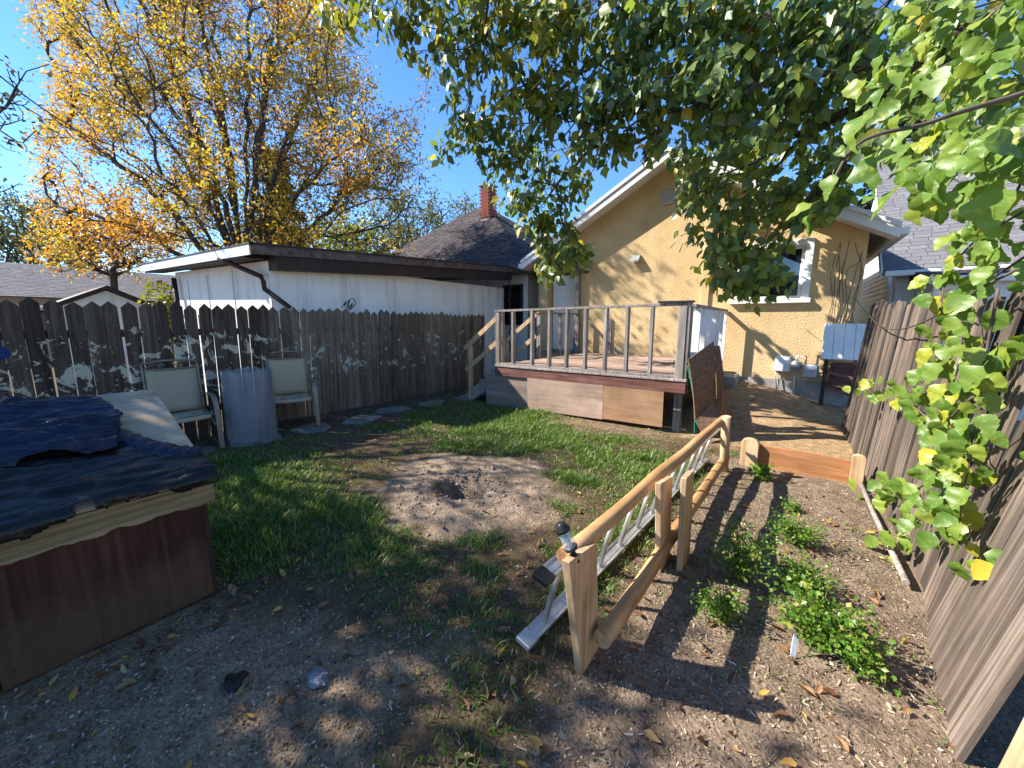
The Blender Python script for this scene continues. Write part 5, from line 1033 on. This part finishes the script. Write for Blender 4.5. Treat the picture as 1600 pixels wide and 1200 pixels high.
# ------------------------------------------------------------------ grass
def gdens(x, y):
    pit, bed, path, grav, edge, dk = zones(x, y); nz = fbm(x*1.3+7, y*1.3+2, 4, 101); n2 = fbm(x*3.5, y*3.5+8, 3, 111)
    g = np.clip((nz-.46)*4.5+.36, 0, 1)*np.clip((n2-.40)*4.8, .03, 1)
    def bl(cx, cy, rx, ry, a): return a*np.exp(-(((x-cx)/rx)**2+((y-cy)/ry)**2))
    g = g*.75+bl(-3.2, 4.7, .9, 1.1, 1.0)+bl(-3.9, 5.4, 1.0, .6, .6)+bl(-4.2, 1.6, .9, .8, .8)+bl(-1.5, 4.0, .7, .9, .45)+bl(-2.2, 1.55, .5, .35, .8)+bl(-3.3, 1.1, .7, .4, .6)+bl(-.85, 2.6, .3, 1.6, .4)+bl(-1.25, 1.15, .4, .25, .5)
    g *= (1-pit)*(1-.82*bed)*(1-.97*path)*(1-.88*grav)*(1-.75*edge)*(1-.85*dk); g *= (x > -6.3)*(x < .72)*(y < 5.75+2*(x < -4.8))*(1-((x < -2.6) & (y < .68)))
    g *= 1-.9*bl(-4.6, 2.9, .75, .6, 1)-.0
    return np.clip(g, 0, 1)
NB = 330000; gx = RNG.uniform(-6.3, .72, NB); gy = RNG.uniform(-.6, 7.2, NB); dist = np.hypot(gx, gy)
dens = gdens(gx, gy); keep = RNG.random(NB) < dens*np.clip(1.15-dist*.045, .5, 1); gx, gy, dens = gx[keep], gy[keep], dens[keep]; n = len(gx)
h = (.022+.062*dens*RNG.uniform(.3, 1.25, n)**1.2)*(1+.5*(RNG.random(n) < .04)); wd = RNG.uniform(.0018, .0036, n)*(1+np.hypot(gx, gy)*.10); a = RNG.random(n)*6.28; ln = RNG.uniform(.2, 1.1, n); ca, sa = np.cos(a), np.sin(a); bx_, by_ = np.cos(a+1.57+RNG.normal(size=n)*.5), np.sin(a+1.57)
g0 = gz(gx, gy); rows = []
for t, wf in ((0, 1), (.5, .85), (1, 0)):
    off = ln*h*t**1.8; cx = gx+ca*off; cy = gy+sa*off; cz = g0-.004+h*(t-.28*ln*t*t)
    if wf: rows += [np.stack([cx-bx_*wd*wf, cy-by_*wd*wf, cz], -1), np.stack([cx+bx_*wd*wf, cy+by_*wd*wf, cz], -1)]
    else: rows.append(np.stack([cx, cy, cz], -1))
V = np.stack(rows, 1).reshape(-1, 3); o5 = np.arange(n)[:, None]*5
tag(link('grass', mesh_arrays('grass', V, [o5+np.array([[0, 1, 3, 2]]), o5+np.array([[2, 3, 4]])]), M['grass']), 'patchy green lawn grass growing between bare soil', 'grass', kind='stuff')
# ------------------------------------------------------------------ chips and fallen leaves
nc = 230000; x = RNG.uniform(-5.6, .75, nc); y = RNG.uniform(-.5, 5.6, nc); pit, bed, path, grav, edge, dk = zones(x, y)
pr2 = np.clip(.14+.62*bed+.95*grav+.2*dk-.1*pit, 0, 1)*np.clip(1.2-np.hypot(x, y)*.16, .12, 1); k_ = (RNG.random(nc) < pr2) & ~((x < -2.6) & (y < .7)); x, y = x[k_], y[k_]; n = len(x)
CH = ([(-.10, -.6, 0), (.12, -.5, .03), (.13, .6, 0), (-.09, .5, .05)], [[(0, 1, 2, 3)]])
d = rdir(n, (0, 0, 0)); d[:, 2] *= .25; me = leaves_mesh('wood_chips', np.stack([x, y, gz(x, y)+.004], -1), d, rdir(n, (0, 0, 2)), RNG.gamma(2.0, .0045, n)+.004, *CH); sel = RNG.random(n) < np.where(zones(x, y)[3] > .4, .7, .35); PB = ([(1, .2, 0), (-.3, .9, .1), (-.8, -.5, 0), (.3, -.9, .15), (.1, .1, .7)], [[(0, 1, 4), (1, 2, 4), (2, 3, 4), (3, 0, 4)]])
xs_, ys_ = x[sel], y[sel]; ns_ = len(xs_); mp_ = leaves_mesh('pebbles', np.stack([xs_+RNG.normal(size=ns_)*.02, ys_, gz(xs_, ys_)+.001], -1), rdir(ns_, (0, 0, 0))*np.array([1, 1, .2]), rdir(ns_, (0, 0, 2.5)), RNG.gamma(2, .0016, ns_)+.0018, *PB); mp_.polygons.foreach_set('use_smooth', np.zeros(len(mp_.polygons), bool)); tag(link('pebbles', mp_, M['chips']), 'fine pale stone chippings scattered over the bare ground', 'pebbles', kind='stuff')
ck = ~sel; me = leaves_mesh('wood_chips', np.stack([x, y, gz(x, y)+.004], -1)[ck], d[ck], rdir(ck.sum(), (0, 0, 1.4)), (RNG.gamma(1.6, .005, n)+.004)[ck], *CH)
tag(link('wood_chips', me, M['chips']), 'pale wood chips and dry straw scattered over the soil', 'wood chips', kind='stuff')
nl = 2600; x = RNG.uniform(-5.6, .7, nl); y = RNG.uniform(-.3, 6.2, nl); wgt = np.clip(1.15-.25*np.hypot(x+.6, y-.9), .12, 1)*np.where(np.hypot(x-PIT[0], y-PIT[1]) < .85, .3, 1)
k_ = (RNG.random(nl) < wgt*.62) & ~((x < -2.6) & (y < .7)); x, y = x[k_], y[k_]
xe = RNG.uniform(-2.6, -2.35, 40); ye = RNG.uniform(-.2, .9, 40); x = np.concatenate([x, xe]); y = np.concatenate([y, ye]); n = len(x)
FL = ([(0, -.5, .0), (.20, -.28, .22), (.22, .1, .26), (.04, .6, .22), (-.17, .12, .3), (-.24, -.2, .16), (0, 0, 0)], [[(0, 1, 6), (1, 2, 6), (2, 3, 6), (3, 4, 6), (4, 5, 6), (5, 0, 6)]])
d = rdir(n); d[:, 2] *= .35; me = leaves_mesh('fallen_leaves', np.stack([x, y, gz(x, y)+.012], -1), d, rdir(n, (0, 0, 1.3)), RNG.uniform(.026, .068, n), *FL); tag(link('fallen_leaves', me, M['litter']), 'dry yellow and brown fallen leaves scattered over the yard', 'leaf litter', kind='stuff')
ns = 130; x = RNG.uniform(-2.4, .7, ns); y = RNG.uniform(.4, 4.8, ns); Vs = []; Fs = []; k = 0
for i in range(ns):
    a = RNG.random()*6.28; l = RNG.uniform(.04, .16); P = np.array([[x[i]+math.cos(a+.3*t)*l*t, y[i]+math.sin(a+.3*t)*l*t, 0] for t in (-.5, 0, .5)]); P[:, 2] = gz(P[:, 0], P[:, 1])+.008; V, Fq = tube_arr(P, .002, 4); Vs.append(V); Fs.append(Fq+k); k += len(V)
tag(link('twig_litter', mesh_arrays('twig_litter', np.concatenate(Vs), [np.concatenate(Fs)]), M['twig']), 'thin broken twigs strewn over the garden bed', 'twigs', kind='stuff')

# clods of dry earth round the pit
nk = 1500; a = RNG.random(nk)*6.28; q = np.abs(RNG.normal(size=nk))*.36+.12; x = PIT[0]+q*np.cos(a); y = PIT[1]+q*np.sin(a)
CL = ([(1, .2, 0), (-.3, .9, .1), (-.8, -.5, 0), (.3, -.9, .15), (.1, .1, .9), (0, 0, -.5)], [[(0, 1, 4), (1, 2, 4), (2, 3, 4), (3, 0, 4), (1, 0, 5), (2, 1, 5), (3, 2, 5), (0, 3, 5)]])
m, nt, b = newmat('clod'); g = N(nt, 'ShaderNodeNewGeometry'); c = ramp(nt, g.outputs['Random Per Island'], [(0, (.15, .115, .085)), (1, (.28, .225, .175))]).outputs[0]; nt.links.new(c, b.inputs['Base Color']); b.inputs['Roughness'].default_value = 1
me = leaves_mesh('earth_clods', np.stack([x, y, gz(x, y)], -1), rdir(nk), rdir(nk), RNG.gamma(1.3, .005, nk)+.003, *CL); me.polygons.foreach_set('use_smooth', np.zeros(len(me.polygons), bool)); tag(link('earth_clods', me, m), 'loose clods of dry grey earth round the dug hole', 'earth clods', kind='stuff')
